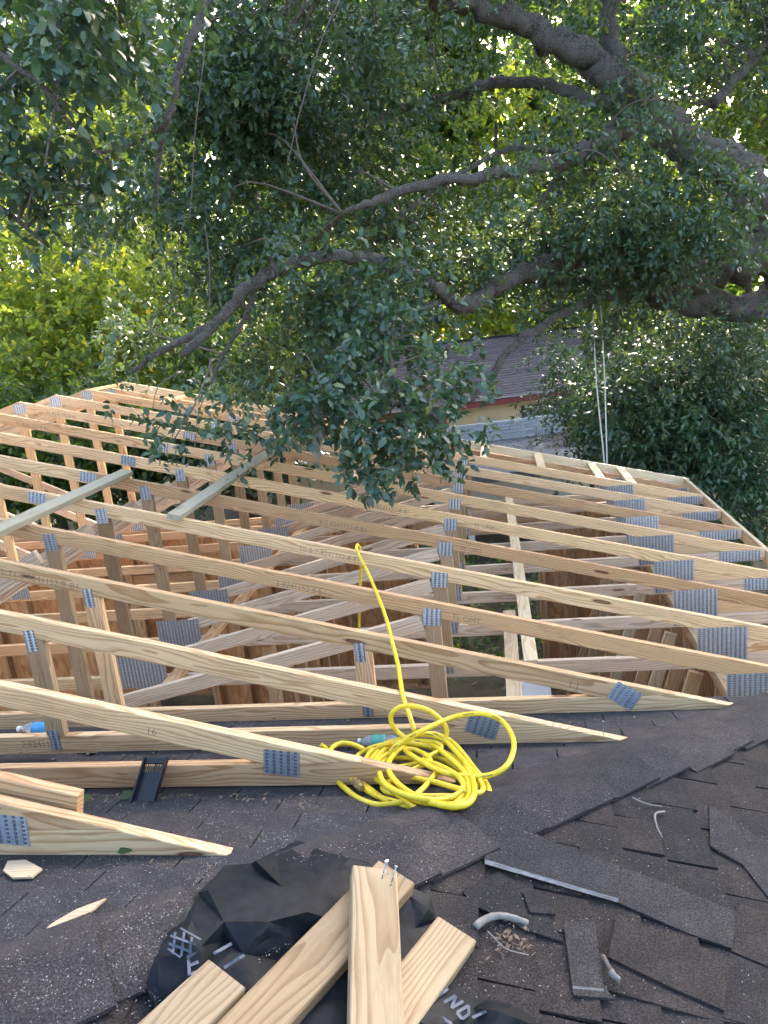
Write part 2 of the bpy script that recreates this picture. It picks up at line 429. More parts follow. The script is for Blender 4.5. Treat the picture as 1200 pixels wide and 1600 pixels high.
roof = empty('shingle_roof', (4.2, 1.0, zl(0, 1.0)), 'dark brown asphalt shingle roof with a hip, strewn with sawdust and offcuts', 'roof')
roof_inv = Matrix.Translation(roof.location).inverted()
def rpart(name, me, mat, mw):
    return add(name, me, mat, roof, roof_inv @ mw)
# deck under the shingles, down to the eaves
d = .03
dk = MB()
def dz(p): return (p[0], p[1], zroof(*p) - d)
TOPY = -4.5
A_, B_, C_, D_ = (-5.0, EAVE_Y - .03), (EAVE_X - .03, EAVE_Y - .03), (TOPY + HIP, TOPY), (-5.0, TOPY)
E_ = (EAVE_X - .03, TOPY)
V = [dz(A_), dz(B_), dz(C_), dz(D_), dz(E_)]
V += [(x, y, z - .05) for x, y, z in V]
dk.put(V, [(0, 1, 2, 3), (1, 4, 2), (5, 8, 7, 6), (6, 7, 9), (0, 5, 6, 1), (1, 6, 9, 4)])
o = dk.build('roof_deck', M_deck, roof); o.matrix_basis = roof_inv
# walls below the eaves of the old house
wl = MB(); wl.box((0.5, EAVE_Y - .45, -3.15), (10.0, .12, 2.5)); wl.box((EAVE_X - .45, -1.2, -3.15), (.12, 6.5, 2.5))
o = wl.build('wall', M_cream, roof); o.matrix_basis = roof_inv
fz = zl(0, EAVE_Y)
for nm, p0, p1 in (('fascia', (-5, EAVE_Y - .025, fz - .10), (EAVE_X - .06, EAVE_Y - .025, fz - .10)), ('fascia', (EAVE_X - .025, EAVE_Y - .06, fz - .10), (EAVE_X - .025, -4, fz - .10))):
    o = board(nm, p0, p1, .12, .02, M_white, roof); o.matrix_basis = roof_inv @ o.matrix_basis
# left plane: courses parallel to X
expo = .137
ncut = 0
yb = EAVE_Y; row = 0
while yb > -.35:
    lift = .011
    y_lo, y_hi = yb, yb - expo - .05
    x = 2.15 + (row % 2) * .15 + rng.uniform(-.03, .03)
    while x < 6.2:
        wd = .30 + rng.uniform(-.012, .012)
        x2 = x + wd
        # skip what lies far out of sight to the left
        if not (x2 < 2.9 + max(0, (1.2 - yb)) * .75 or (x < 2.9 and yb < 1.3)):
            jy = rng.uniform(-.004, .004); sk = rng.uniform(-.004, .004)
            poly = [(x + .003, y_lo + jy - sk), (x2 - .003, y_lo + jy + sk), (x2 - .003, y_hi), (x + .003, y_hi)]
            poly = clip_half(poly, lambda q: HIP - .01 - (q[0] - q[1]))
            if len(poly) >= 3:
                ex = rng.uniform(0, .003)
                zf = lambda X, Yv, a=y_lo, b_=y_hi, ex=ex: zl(X, Yv) + .001 + (lift + ex) * max(0, (Yv - b_) / (a - b_))
                me, mw = slab(poly, zf, .0055)
                rpart('shingle', me, M_sh, mw); ncut += 1
        x = x2
    yb -= expo; row += 1
# right plane: courses parallel to Y
xb = EAVE_X; row = 0
while xb > 3.55:
    x_lo, x_hi = xb, xb - expo - .05
    y = -.1 + rng.uniform(-.1, 0)
    while y < 2.6:
        wd = rng.uniform(.13, .30); y2 = y + wd
        if not (y2 < .12 or xb > 6.05):
            jx = rng.uniform(-.008, .008); sk = rng.uniform(-.008, .008)
            poly = [(x_lo + jx - sk, y + .004), (x_lo + jx + sk, y2 - .004), (x_hi, y2 - .004), (x_hi, y + .004)]
            poly = clip_half(poly, lambda q: (q[0] - q[1]) - HIP - .01)
            if len(poly) >= 3 and ncut < 298:
                ex = rng.choice([0, .004, .008])
                zf = lambda X, Yv, a=x_lo, b_=x_hi, ex=ex: zr(X, Yv) + .001 + (.011 + ex) * max(0, (X - b_) / (a - b_))
                me, mw = slab(poly, zf, .0085)
                rpart('shingle', me, M_shR, mw); ncut += 1
        y = y2
    xb -= expo; row += 1
sc['shingle_count'] = ncut
# hip caps folded over the hip, lower pieces first
t = EAVE_Y + .02; k = 0
while t > -.45:
    hw = .150 + rng.uniform(-.016, .010)
    ln = .205 + .06
    jt = rng.uniform(-.02, .02); sk = rng.uniform(-.022, .022)
    s2 = math.sqrt(.5)
    # along hip: a = distance parameter (x=t+HIP, y=t); across: b
    def P(tt, b, h):
        x, y = tt + HIP + b * s2, tt - b * s2
        return np.array([x, y, zroof(x, y) + h])
    V = []; nb = 8
    for a, h0 in ((t + jt, .044), (t + jt - ln * s2, .027)):
        for i in range(nb + 1):
            b_ = -hw + 2 * hw * i / nb
            pnt = P(a + sk * b_ / hw, b_, h0 - .012 * (abs(b_) / hw) ** 2 + .0)
            if abs(b_) < .03: pnt[2] -= .006 * (1 - abs(b_) / .03)
            V.append(pnt)
    n1 = nb + 1
    V += [v - np.array([0, 0, .009]) for v in V]
    Fc = []
    for i in range(nb):
        Fc.append((i, i + 1, n1 + i + 1, n1 + i)); Fc.append((2 * n1 + i, 3 * n1 + i, 3 * n1 + i + 1, 2 * n1 + i + 1))
        Fc.append((i, 2 * n1 + i, 2 * n1 + i + 1, i + 1)); Fc.append((n1 + i, n1 + i + 1, 3 * n1 + i + 1, 3 * n1 + i))
    Fc += [(0, n1, 3 * n1, 2 * n1), (nb, 2 * n1 + nb, 3 * n1 + nb, n1 + nb)]
    cc = np.mean(V, axis=0); me = mesh_from('hip_cap', [v - cc for v in V], Fc)
    bm = bmesh.new(); bm.from_mesh(me); bmesh.ops.recalc_face_normals(bm, faces=bm.faces); bm.to_mesh(me); bm.free()
    rpart('hip_cap', me, M_cap, Matrix.Translation(cc)); t -= .205 * s2; k += 1

# ================================================================== TRUSSES
m = 0.262; CD = .089; TH = .038
YK = {1: .772, 2: 1.338, 3: 1.857, 4: 2.371, 5: 2.924, 6: 3.512, 7: 4.168, 8: 4.820, 9: 5.474, 10: 6.123, 11: 6.780, 12: 7.442, 13: 8.02}
DV = CD * math.sqrt(1 + m * m)
ZBT, ZBB, XE = -1.805, -1.896, 6.89

_plates = {}
def plate_mesh(w, h, pitch=.0135):
    k = (round(w, 3), round(h, 3))
    if k in _plates: return _plates[k]
    mb = MB(); mb.box((0, -.0008, 0), (w, .0016, h))
    nx = max(2, round(w / .026)); nz = max(2, round(h / .014))
    for i in range(nx):
        for j in range(nz):
            x = (i + .5) / nx * w - w / 2; z = (j + .5) / nz * h - h / 2 + (.003 if i % 2 else -.003)
            z = max(-h / 2 + .006, min(h / 2 - .006, z)); a, b_, c_ = .0070, .0046, .0045
            o_ = [(x - a, -.0016, z - b_), (x + a, -.0016, z - b_), (x + a, -.0016, z + b_), (x - a, -.0016, z + b_), (x, -.0016 - c_, z - b_ * .6), (x, -.0016 - c_ * .6, z + b_ * .9)]
            mb.put(o_, [(0, 1, 4), (1, 2, 5, 4), (0, 4, 5, 3), (2, 3, 5)])
    me = mesh_from('plate', mb.V, mb.F); me.materials.append(M_steel)
    bm = bmesh.new(); bm.from_mesh(me); bmesh.ops.recalc_face_normals(bm, faces=bm.faces); bm.to_mesh(me); bm.free()
    _plates[k] = me; return me
_txt = {}
def text_mesh(s, size):
    k = (s, size)
    if k in _txt: return _txt[k]
    cu = bpy.data.curves.new('t', 'FONT'); cu.body = s; cu.size = size; cu.resolution_u = 2; cu.offset = -.0006 * size / .06
    ob = bpy.data.objects.new('t', cu); COL.objects.link(ob)
    dg = bpy.context.evaluated_depsgraph_get(); me = bpy.data.meshes.new_from_object(ob.evaluated_get(dg))
    bpy.data.objects.remove(ob); me.name = 'ink_stamp'; me.materials.clear(); me.materials.append(M_ink)
    _txt[k] = me; return me
ROT_TXT = Matrix(((1, 0, 0, 0), (0, 0, -1, 0), (0, 1, 0, 0), (0, 0, 0, 1)))

_prism = {}
def poly_part(name, poly, ang, mat, parent, bevel=.0025, y=0., thick=TH):
    """member given by its outline in the truss plane (x,z); local x lies along the member"""
    key = (tuple((round(a, 4), round(b_, 4)) for a, b_ in poly), round(ang, 4), mat.name, thick)
    cx = sum(q[0] for q in poly) / len(poly); cz = sum(q[1] for q in poly) / len(poly)
    if key not in _prism:
        ca, sa = math.cos(ang), math.sin(ang)
        lp = [((x - cx) * ca + (z - cz) * sa, -(x - cx) * sa + (z - cz) * ca) for x, z in poly]
        me = prism_mesh('member', lp, -thick / 2, thick / 2, bevel); me.materials.append(mat); _prism[key] = me
    mw = Matrix.Translation((cx, y, cz)) @ Matrix.Rotation(-ang, 4, 'Y')
    return add(name, _prism[key], None, parent, mw)
def plate(parent, x, z, w, h, ang=0.):
    return add('gusset_plate', plate_mesh(w, h), None, parent, Matrix.Translation((x, -TH / 2 - .0005, z)) @ Matrix.Rotation(-ang, 4, 'Y'))
def stamp(parent, s, x, z, size=.05, ang=0.):
    return add('ink_stamp', text_mesh(s, size), None, parent, Matrix.Translation((x, -TH / 2 - .0008, z)) @ Matrix.Rotation(-ang, 4, 'Y') @ ROT_TXT)
SA = -math.atan(m)

def full_truss(k, label, drop=0.0, mat=M_mid, studs=False):
    T = empty('roof_truss', (0, YK[k], -drop), label, 'roof truss', 'full roof trusses over the addition')
    for s in (1, -1):
        S_ = lambda pts: [(s * x, z) for x, z in pts]
        top = lambda x: -m * x
        g_ = .0015
        poly_part('top_chord', S_([(g_, top(g_)), (1.74 - g_, top(1.74)), (1.74 - g_, top(1.74) - DV), (g_, top(g_) - DV)]), s * SA, mat, T)
        xa, xb_ = (-ZBT - DV) / m, -ZBT / m
        poly_part('top_chord', S_([(1.74 + g_, top(1.74)), (XE - .002, top(XE - .002)), (XE - .002, min(top(XE - .002) - .002, ZBT + .0015)) if top(XE) > ZBT else (xb_, ZBT + .0015), (xa, ZBT + .0015), (1.74 + g_, top(1.74) - DV)]), s * SA, mat, T)
        # wedge between the chords at the heel
        poly_part('heel_wedge', S_([(5.90, ZBT + .002), (xa - .01, ZBT + .002), (5.90, top(5.90) - DV - .002)]), 0, mat, T)
        poly_part('bottom_chord', S_([(2.23 + g_, ZBT), (XE, ZBT), (XE, ZBB), (2.23 + g_, ZBB)]), 0, M_diag, T)
        zt2 = top(2.165) - DV - .002
        poly_part('web', S_([(2.120, top(2.120) - DV - .002), (2.209, top(2.209) - DV - .002), (2.209, ZBT + .0015), (2.120, ZBT + .0015)]), math.pi / 2, M_web, T)
        poly_part('web', S_([(4.285, top(4.285) - DV - .002), (4.374, top(4.374) - DV - .002), (4.374, ZBT + .0015), (4.285, ZBT + .0015)]), math.pi / 2, M_web, T)
        def diag(x0, z0, x1, z1):
            a = math.atan2(z1 - z0, x1 - x0); nx, nz = -math.sin(a) * CD / 2, math.cos(a) * CD / 2
            poly_part('diagonal_web', S_([(x0 - nx, z0 - nz), (x1 - nx, z1 - nz), (x1 + nx, z1 + nz), (x0 + nx, z0 + nz)]), s * a, M_diag, T)
        diag(2.31, -1.71, 4.275, -1.258)
        diag(.10, -1.72, 2.06, -.735)
        plate(T, s * 1.74, top(1.74) - DV / 2 + .004, .13, .076, s * SA)
        plate(T, s * 2.165, top(2.165) - DV + .008, .078, .102, 0)
        plate(T, s * 4.33, top(4.33) - DV + .004, .102, .10, s * SA * .5)
        plate(T, s * 6.01, -1.753, .29, .258, 0)
        plate(T, s * 6.685, -1.851, .33, .094, 0)
        plate(T, s * 2.23, -1.775, .345, .235, 0)
        plate(T, s * 4.33, ZBT - .01, .076, .10, 0)
        if studs:
            for x in (.95, 1.55, 3.0, 3.65, 5.0):
                poly_part('stud', S_([(x, top(x) - DV - .002), (x + .038, top(x + .038) - DV - .002), (x + .038, ZBT + .0015), (x, ZBT + .0015)]), math.pi / 2, mat, T, thick=.036)
    poly_part('bottom_chord', [(-2.2285, ZBT), (2.2285, ZBT), (2.2285, ZBB), (-2.2285, ZBB)], 0, mat, T)
    poly_part('king_post', [(-.0445, -DV - .012), (.0445, -DV - .012), (.0445, ZBT + .0015), (-.0445, ZBT + .0015)], math.pi / 2, M_mid, T)
    plate(T, 0, -.075, .125, .105, 0); plate(T, 0, ZBT - .01, .20, .12, 0)
    return T
ordn = {5: 'nearest', 6: 'second', 7: 'third', 8: 'fourth', 9: 'fifth', 10: 'sixth', 11: 'seventh', 12: 'eighth'}
for k in range(5, 13):
    T = full_truss(k, ('full pine roof truss nearest the shingled roof, first behind the four short trusses' if k == 5 else
                       'full pine roof truss, %s one counting back from the shingled roof' % ordn[k]), mat=M_mid if k < 10 else M_far)
    T.rotation_euler = (rng.uniform(-.008, .008), 0, rng.uniform(-.0025, .0025))
    jx = rng.uniform(-.35, .35)
    if k in (5, 6, 7, 8): stamp(T, ['2-8241152-8-B1', 'T0-8-2-8241152-8-81', '8-2-8241152-8-B1', '2-8241152-8-81'][k - 5], 3.55 + jx, -m * (3.55 + jx) - .074 + rng.uniform(-.008, .012), .044 + .004 * rng.uniform(), SA + rng.uniform(-.012, .012))
    if k in (5, 7, 8): stamp(T, 'TL OMT', 4.46 + jx * .3, -m * (4.46 + jx * .3) - .075, .045, SA)
    if k in (6, 8, 9): stamp(T, '8241152-2', 4.9 + jx, ZBB + .062, .042, math.pi)
    if k >= 9 and k != 11: stamp(T, '16-8241152-8-B1', .45 + jx * .6, -m * (.45 + jx * .6) - .076, .047, SA)
    if k in (5, 7): stamp(T, '8241152', 2.178, -1.25, .04, math.pi / 2)
full_truss(13, 'gable end roof truss farthest back, set low under the lookout blocks', drop=.042, mat=M_far, studs=False)

# valley trusses sitting on the old roof
def valley_truss(k, zb, xl, label, webs, mat, plx, pang):
    T = empty('valley_truss', (0, YK[k], 0), label, 'roof truss', 'short trusses sitting on the shingles')
    zt = zb + CD; top = lambda x: -m * x
    xa, xb_, xc = (-zt - DV) / m, -zt / m, -(zb + .004) / m
    poly_part('top_chord', [(xl, top(xl)), (xb_, zt + .001), (xa, zt + .001), (xl, top(xl) - DV)], SA, mat, T)
    poly_part('bottom_chord', [(xl, zt), (xb_, zt), (xc, zb + .004), (xc - .02, zb), (xl, zb)], 0, mat, T)
    for x in webs:
        poly_part('web', [(x - .0445, top(x - .0445) - DV - .002), (x + .0445, top(x + .0445) - DV - .002), (x + .0445, zt + .0015), (x - .0445, zt + .0015)], math.pi / 2, M_web if k == 3 else M_mid, T)
        plate(T, x - .012, top(x) - DV - .012, .05, .10, 0); plate(T, x - .008, zt - .02, .05, .10, 0)
    plate(T, plx, zt + .004, .13, .098, pang)
    return T
zb_ = {k: zl(0, YK[k]) + .019 for k in (1, 2, 3, 4)}
zb_[2] = -1.194; zb_[3] = -1.366; zb_[4] = -1.528
T1 = valley_truss(1, -1.038, 1.2, 'shortest near truss, its ring-grained tail tapering onto the shingles at left', [], M_near, 3.28, -.1)
T2 = valley_truss(2, -1.194, .2, 'second short truss, pale knotty chords, its tail end under the yellow hose', [], M_near, 3.93, -.14)
T3 = valley_truss(3, -1.366, -.3, 'third short truss with a nail standing in its tail beside the hose', [1.35, 2.70], M_near, 4.62, -.38)
T4 = valley_truss(4, -1.528, -.6, 'longest short truss, its thin tail reaching the right edge of the shingles', [0.0, 1.35, 2.69, 4.04], M_near, 5.26, -.60)
stamp(T4, '15-T1-2-8241152-R-B1', 2.20, -m * 2.20 - .074, .048, SA)
stamp(T3, '2:8241152', 2.52, -1.30 - .03, .045, 0)
stamp(T2, '16', 3.44, -m * 3.44 - .07, .04, SA); stamp(T4, '1 J', 5.0, -m * 5.0 - .07, .05, SA)
# scab board behind the first truss
o = board('scab_board', (1.2, YK[1] + .060, -m * 1.2 - .012), (3.47, YK[1] + .060, -m * 3.47 - .012), CD, TH, M_near)
tag(o, 'short pale board lying just behind the shortest truss at left', 'board')

# fly rafter, sub-fascia and lookouts
YF = 8.375
fly = empty('fly_rafter', (0, YF, 0), 'outermost barge board pair sloping both ways from the ridge at the far gable', 'barge board')
for s in (1, -1):
    poly_part('rafter', [(s * .002, 0), (s * 6.96, -m * 6.96), (s * 6.96, -m * 6.96 - .14), (s * .002, -.14)], s * SA, M_pale if s == 1 else M_far, fly, thick=.036)
sf = board('sub_fascia', (XE + .022, 2.50, -m * (XE + .02) - .058), (XE + .022, YF - .02, -m * (XE + .02) - .058), .115, .036, M_pale)
tag(sf, 'pale sub-fascia board running back along the right hand truss tails', 'fascia board')
lk = [(.0, 'at the ridge'), (.86, 'first down from the ridge'), (1.44, 'second down from the ridge'), (2.6, 'behind the hanging oak leaves'), (3.8, 'just right of the hanging oak leaves'), (4.56, 'above the leaf strewn carport roof'), (5.19, 'third from the right hand eave'), (5.82, 'second from the right hand eave'), (6.16, 'closest to the right hand eave')]
for x, w_ in lk:
    z = -m * x - .020 - .004
    o = board('lookout_block', (x, YK[12] + .02, z), (x, YF - .02, z), .036, CD if x > 2 else .036, M_pale if x > 3 else M_far, None, up=(0, 0, 1))
    tag(o, 'short lookout block lying between the last trusses, ' + w_, 'block', 'lookout blocks at the gable')

# boards laid over the top chords
def topz(x): return -m * x
nrm = Vector((m, 0, 1)).normalized()
def over_board(name, a, b_, label, mat, w=CD, t=TH, h=.0):
    pa = Vector((a[0], a[1], topz(a[0]))) + nrm * (t / 2 + h + .004); pb = Vector((b_[0], b_[1], topz(b_[0]))) + nrm * (t / 2 + h + .006)
    side = (pb - pa).normalized().cross(nrm)
    o = board(name, pa, pb, w, t, mat, None, up=tuple(side)); return tag(o, label, 'board')
over_board('loose_board', (2.02, 2.12), (2.00, 4.24), 'weathered green grey board lying across the top chords at the left edge', M_weath)
over_board('loose_board', (2.68, 3.44), (2.64, 5.95), 'weathered grey board lying across the top chords, left of the hanging leaves', M_weath)
# lateral braces on the bottom chords
def flat_board(name, p0, p1, w, t, mat, label, cat='brace'):
    d_ = (Vector(p1) - Vector(p0)).normalized(); side = d_.cross(Vector((0, 0, 1))).normalized()
    o = board(name, p0, p1, w, t, mat, None, up=tuple(side)); return tag(o, label, cat)
zbr = ZBT + .021
flat_board('lateral_brace', (2.50, 3.30, zbr), (2.46, 7.9, zbr), CD, TH, M_mid, 'tan brace board running back over the bottom chords beside the big splice plates')
flat_board('lateral_brace', (4.86, 3.45, zbr), (4.80, 8.3, zbr), CD, TH, M_pale, 'long pale grey brace board running back across the bottom chords at centre right')
flat_board('lateral_brace', (4.745, 2.86, zbr), (4.74, 4.3, zbr), CD, TH, M_pale, 'short pale brace board lapped beside the near end of the long brace')
flat_board('loose_board', W(543, 712, 7.9), W(565, 752, 7.2), CD, TH, M_pale, 'short pale board end poking up between chords beside the hanging leaves', 'board')

# ================================================================== FRAMED WALLS OF THE ADDITION
def studwall(root, a, b_, z0, z1, openings, sheath_side, n_spacing=.406, extra=()):
    a, b_ = Vector(a), Vector(b_); L = (b_ - a).length; dx = (b_ - a).normalized(); ny = Vector((-dx.y, dx.x, 0)) * sheath_side
    pos = lambda s, z, off=0: Vector((a.x + dx.x * s + ny.x * off, a.y + dx.y * s + ny.y * off, z))
    loc = Matrix.Translation(root.location).inverted()
    def pb(name, p0, p1, w, t, up, mat=M_wall):
        o = board(name, p0, p1, w, t, mat, root, up=tuple(up)); o.matrix_basis = loc @ o.matrix_basis; return o
    for j, zz in enumerate((z1 - .019, z1 - .058)): pb('top_plate', pos(0, zz), pos(L, zz), CD, TH, ny)
    segs = []; s0 = 0
    for o0, o1 in sorted(openings): segs.append((s0, o0)); s0 = o1
    segs.append((s0, L))
    for q0, q1 in segs:
        pb('bottom_plate', pos(q0, z0 + .02), pos(q1, z0 + .02), CD, TH, ny)
        s = q0 + .02; xs = []
        while s < q1 - .1: xs.append(s); s += n_spacing
        xs += [q1 - .02, q1 - .062] if q1 - q0 > .5 else [q1 - .02]
        if q0 > 0: xs.append(q0 + .062)
        for s in xs: pb('stud', pos(s, z0 + .04), pos(s, z1 - .079), CD, TH, ny)
        # sheathing sheets
        s = q0
        while s < q1 - .01:
            e = min(q1, s + 1.22); c = (pos(s, 0) + pos(e, 0)) / 2
            mb = MB(); R_ = np.array([[dx.x, -dx.y, 0], [dx.y, dx.x, 0], [0, 0, 1]])
            mb.box((0, 0, 0), (e - s - .004, .011, z1 - z0), R_)
            o = mb.build('sheathing_panel', M_osb, root); o.location = Vector((c.x, c.y, (z0 + z1) / 2)) + ny * (.0445 + .008) - root.location
            s = e
    for o0, o1 in openings:
        pb('header', pos(o0 - .03, z1 - .16), pos(o1 + .03, z1 - .16), .14, TH, (0, 0, 1))
Z0, Z1w = GZ + .12, ZBB - .003
wa = empty('framed_wall', (0, 8.02, Z0), 'orange sheathed stud wall under the far gable with a wide opening', 'wall')
studwall(wa, (-6.0, 8.02, 0), (6.05, 8.02, 0), Z0, Z1w, [(9.65, 11.10), (2.6, 4.2)], 1)
wb = empty('framed_wall', (6.0, 5.3, Z0), 'orange sheathed stud wall under the right hand truss heels', 'wall')
studwall(wb, (6.0, 7.95, 0), (6.0, 2.62, 0), Z0, Z1w, [], 1)
wc = empty('framed_wall', (0, 5.9, Z0), 'interior stud partition with plywood face seen below the left trusses', 'wall')
studwall(wc, (-5.9, 6.4, 0), (2.75, 6.4, 0), Z0, Z1w, [(1.0, 2.0), (6.6, 7.3)], 1)
wd_ = empty('framed_wall', (2.9, 4.7, Z0), 'interior stud partition running back below the centre of the trusses', 'wall')
studwall(wd_, (2.85, 6.35, 0), (2.85, 4.3, 0), Z0, Z1w, [], -1)
# boards leaning on the right hand wall
for i in range(11):
    y = 3.3 + i * .36 + rng.uniform(-.03, .03)
    b0 = Vector((5.18 + rng.uniform(-.02, .02), y - .08, GZ + .03)); b1 = Vector((5.91, y + .06, -1.98 - rng.uniform(0, .1)))
    o = board('leaning_stud', b0, b1, CD, TH, M_wall if i % 3 else M_pale, None, up=(1, 0, .3))
    tag(o, 'stud leaning on the right hand wall, ' + ('nearest of the row' if i == 0 else 'farthest of the row' if i == 10 else '%s from the near end of the row' % ['', 'second', 'third', 'fourth', 'fifth', 'sixth', 'seventh', 'eighth', 'ninth', 'tenth'][i]), 'stud', 'studs leaning in a row on the right wall')

# ================================================================== NEIGHBOUR HOUSE AND CARPORT
hx = Vector((6.87 - 3.46, 19.77 - 18.53, 0)).normalized(); hy = Vector((-hx.y, hx.x, 0))
HM = Matrix.Identity(4); hp = Vector((3.46, 18.53, GZ))
for i in range(3): HM[i][0], HM[i][1], HM[i][2], HM[i][3] = hx[i], hy[i], (0, 0, 1)[i], hp[i]
house = empty('neighbour_house', (0, 0, 0), 'cream neighbour house with purple grey shingle roof and red eave', 'house'); house.matrix_basis = HM
HX0, HX1 = -5.5, 8.0; ze = 2.58; zrg = 3.95; depth_r = 4.6
mb = MB(); mb.box(((HX0 + HX1) / 2, .55, 1.25), (HX1 - HX0 - 1, .2, 2.5)); mb.box((HX0 + .6, 4.6, 1.25), (.2, 8, 2.5)); mb.box((HX1 - .6, 4.6, 1.25), (.2, 8, 2.5)); mb.build('wall', M_cream, house)
mb = MB(); sl_ = (zrg - ze) / depth_r
mb.put([(HX0, 0, ze), (HX1, 0, ze), (HX1 - 1.2, depth_r, zrg), (HX0 + .3, depth_r, zrg), (HX1, 2 * depth_r, ze), (HX0, 2 * depth_r, ze)], [(0, 1, 2, 3), (3, 2, 4, 5), (1, 4, 2), (0, 3, 5)])
roofo = mb.build('roof', M_roofN, house)
# shingle courses as real steps on the near slope
nrow = 26
for i in range(nrow):
    y0 = depth_r * i / nrow; y1 = depth_r * (i + 1) / nrow + .05; f0 = i / nrow
    mb = MB(); xa, xb_ = HX0 + .3 * f0, HX1 - 1.2 * f0
    za, zb2 = ze + sl_ * y0 + .035, ze + sl_ * y1 + .012
    mb.put([(xa, y0, za), (xb_, y0, za), (xb_, y1, zb2), (xa, y1, zb2), (xa, y0, za - .03), (xb_, y0, za - .03)], [(0, 1, 2, 3), (0, 4, 5, 1)])
    o = mb.build('shingle_course', M_roofN, house); o.parent = roofo
mb = MB(); mb.box(((HX0 + HX1) / 2, -.02, ze - .085), (HX1 - HX0, .03, .13)); mb.build('fascia', M_red, house)
mb = MB(); mb.box(((HX0 + HX1) / 2, -.05, ze + .02), (HX1 - HX0, .05, .02)); mb.build('drip_edge', M_steel, house)
mb = MB(); mb.box((1.2, depth_r, zrg + .04), (10, .18, .06)); mb.build('ridge_cap', M_cap, house)
win = empty('window', (3.1, .44, 1.75)); win.parent = house
mb = MB(); mb.box((0, 0, 0), (1.9, .02, 1.0)); mb.build('pane', M_glass, win)
for i in range(9):
    mb = MB(); mb.box((-.92 + i * .23, -.05, 0), (.025, .025, 1.05)); mb.build('bar', M_bplast, win)
for z in (-.5, 0, .5):
    mb = MB(); mb.box((0, -.05, z), (1.92, .02, .02)); mb.build('bar', M_bplast, win)
# red post of its porch
rp_ = W(692, 650, 18.2); mb = MB(); mb.box((rp_[0], rp_[1], (GZ - 1.9) / 2), (.16, .16, -1.9 - GZ)); mb.box((rp_[0], rp_[1], -1.85), (.30, .30, .08)); mb.box((rp_[0], rp_[1], GZ + .06), (.24, .24, .12))
tag(mb.build('porch_post', M_red), 'red painted porch post before the cream house wall', 'post')

cp = empty('carport', (6.0, 15.3, GZ), 'low carport with pale brick parapet before the cream house', 'carport')
ci = Matrix.Translation(cp.location).inverted()
c0, c1 = np.array([3.2, 17.0]), np.array([8.2, 18.2])
ux = np.array([c1[0] - c0[0], c1[1] - c0[1], 0]); LL = np.linalg.norm(ux); ux /= LL; uy = np.array([-ux[1], ux[0], 0])
RM = np.stack([ux, uy, [0, 0, 1]], axis=1)
bm_ = MB(); bm_.box((0, 0, 0), (.39, .10, .068)); brick = mesh_from('brick', bm_.V, bm_.F); brick.materials.append(M_brickW)
Rm = Matrix([list(r) for r in RM]).to_4x4()
for r_ in range(8):
    for q in range(13):
        xx = .2 + q * .4 + (.2 if r_ % 2 else 0)
        if xx > LL: continue
        pos = np.array([c0[0], c0[1], -2.76 + r_ * .078]) + ux * xx + uy * rng.uniform(-.004, .004)
        add('brick', brick, None, cp, ci @ Matrix.Translation(pos) @ Rm)
mb = MB(); cmid = np.array([(c0[0] + c1[0]) / 2, (c0[1] + c1[1]) / 2, -3.35]); mb.box(cmid + uy * .08, (LL + .3, .12, 2.1), RM)
o = mb.build('wall', M_white, cp); o.matrix_basis = ci
# flat felt roof in front of the parapet
mb = MB(); a0 = np.array([c0[0], c0[1], -2.62]) - uy * .08; zdrop = np.array([0, 0, -.14])
pts = [a0 - ux * .3, a0 + ux * (LL + 1), a0 + ux * (LL + 1) - uy * 3.2 + zdrop, a0 - ux * .3 - uy * 3.2 + zdrop]
mb.put(pts + [q - np.array([0, 0, .16]) for q in pts], [(0, 3, 2, 1), (4, 5, 6, 7), (0, 1, 5, 4), (2, 3, 7, 6), (0, 4, 7, 3), (1, 2, 6, 5)])
M_flat = simple('flat_roof_felt', (.15, .145, .16), .9, nscale=4, namp=.25)
o = mb.build('flat_roof', M_flat, cp); o.matrix_basis = ci
for q in (.1, LL + .7):
    pp = a0 + ux * q - uy * 3.0; mb = MB(); mb.box((pp[0], pp[1], (GZ - 2.9) / 2 - .02), (.12, .12, -2.92 - GZ), RM); o = mb.build('post', M_white, cp); o.matrix_basis = ci
# leaf litter on the carport roof (curled flakes)
def flakes(name, centers, size, mat, label=None, cat=None, kind='stuff', tilt=.6):
    n = len(centers); V = np.zeros((n, 4, 3)); a = rng.uniform(0, 2 * np.pi, n); tl = rng.normal(0, tilt, n)
    sz = rng.uniform(size[0], size[1], n); asp = rng.uniform(.12, .45, n)
    dx = np.stack([np.cos(a), np.sin(a), 0 * a], 1); dy = np.stack([-np.sin(a) * np.cos(tl), np.cos(a) * np.cos(tl), np.abs(np.sin(tl))], 1)
    for j, (u_, v_) in enumerate(((-1, 0), (0, -1), (1, 0), (0, 1))):
        V[:, j] = centers + dx * (u_ * sz / 2)[:, None] + dy * (v_ * sz * asp / 2)[:, None]
    V[:, :, 2] += np.maximum(0, 0)
    me = mesh_from(name, V.reshape(-1, 3), [(4 * i, 4 * i + 1, 4 * i + 2, 4 * i + 3) for i in range(n)])
    return tag(add(name, me, mat), label, cat, None, kind)
cc = []
for i in range(900):
    s_, t_ = rng.normal(3.1, .75), abs(rng.normal(.9, .55))
    if not (0 < s_ < LL + .9 and t_ < 3.1): continue
    q = a0 + ux * s_ - uy * t_ + zdrop * (t_ / 3.2); q[2] += rng.uniform(.01, .10) * np.exp(-((s_ - 3.1) ** 2 + (t_ - .9) ** 2)); cc.append(q)
flakes('fallen_leaves', np.array(cc), (.07, .15), M_dry, 'brown fallen leaves heaped on the carport roof', 'leaves')

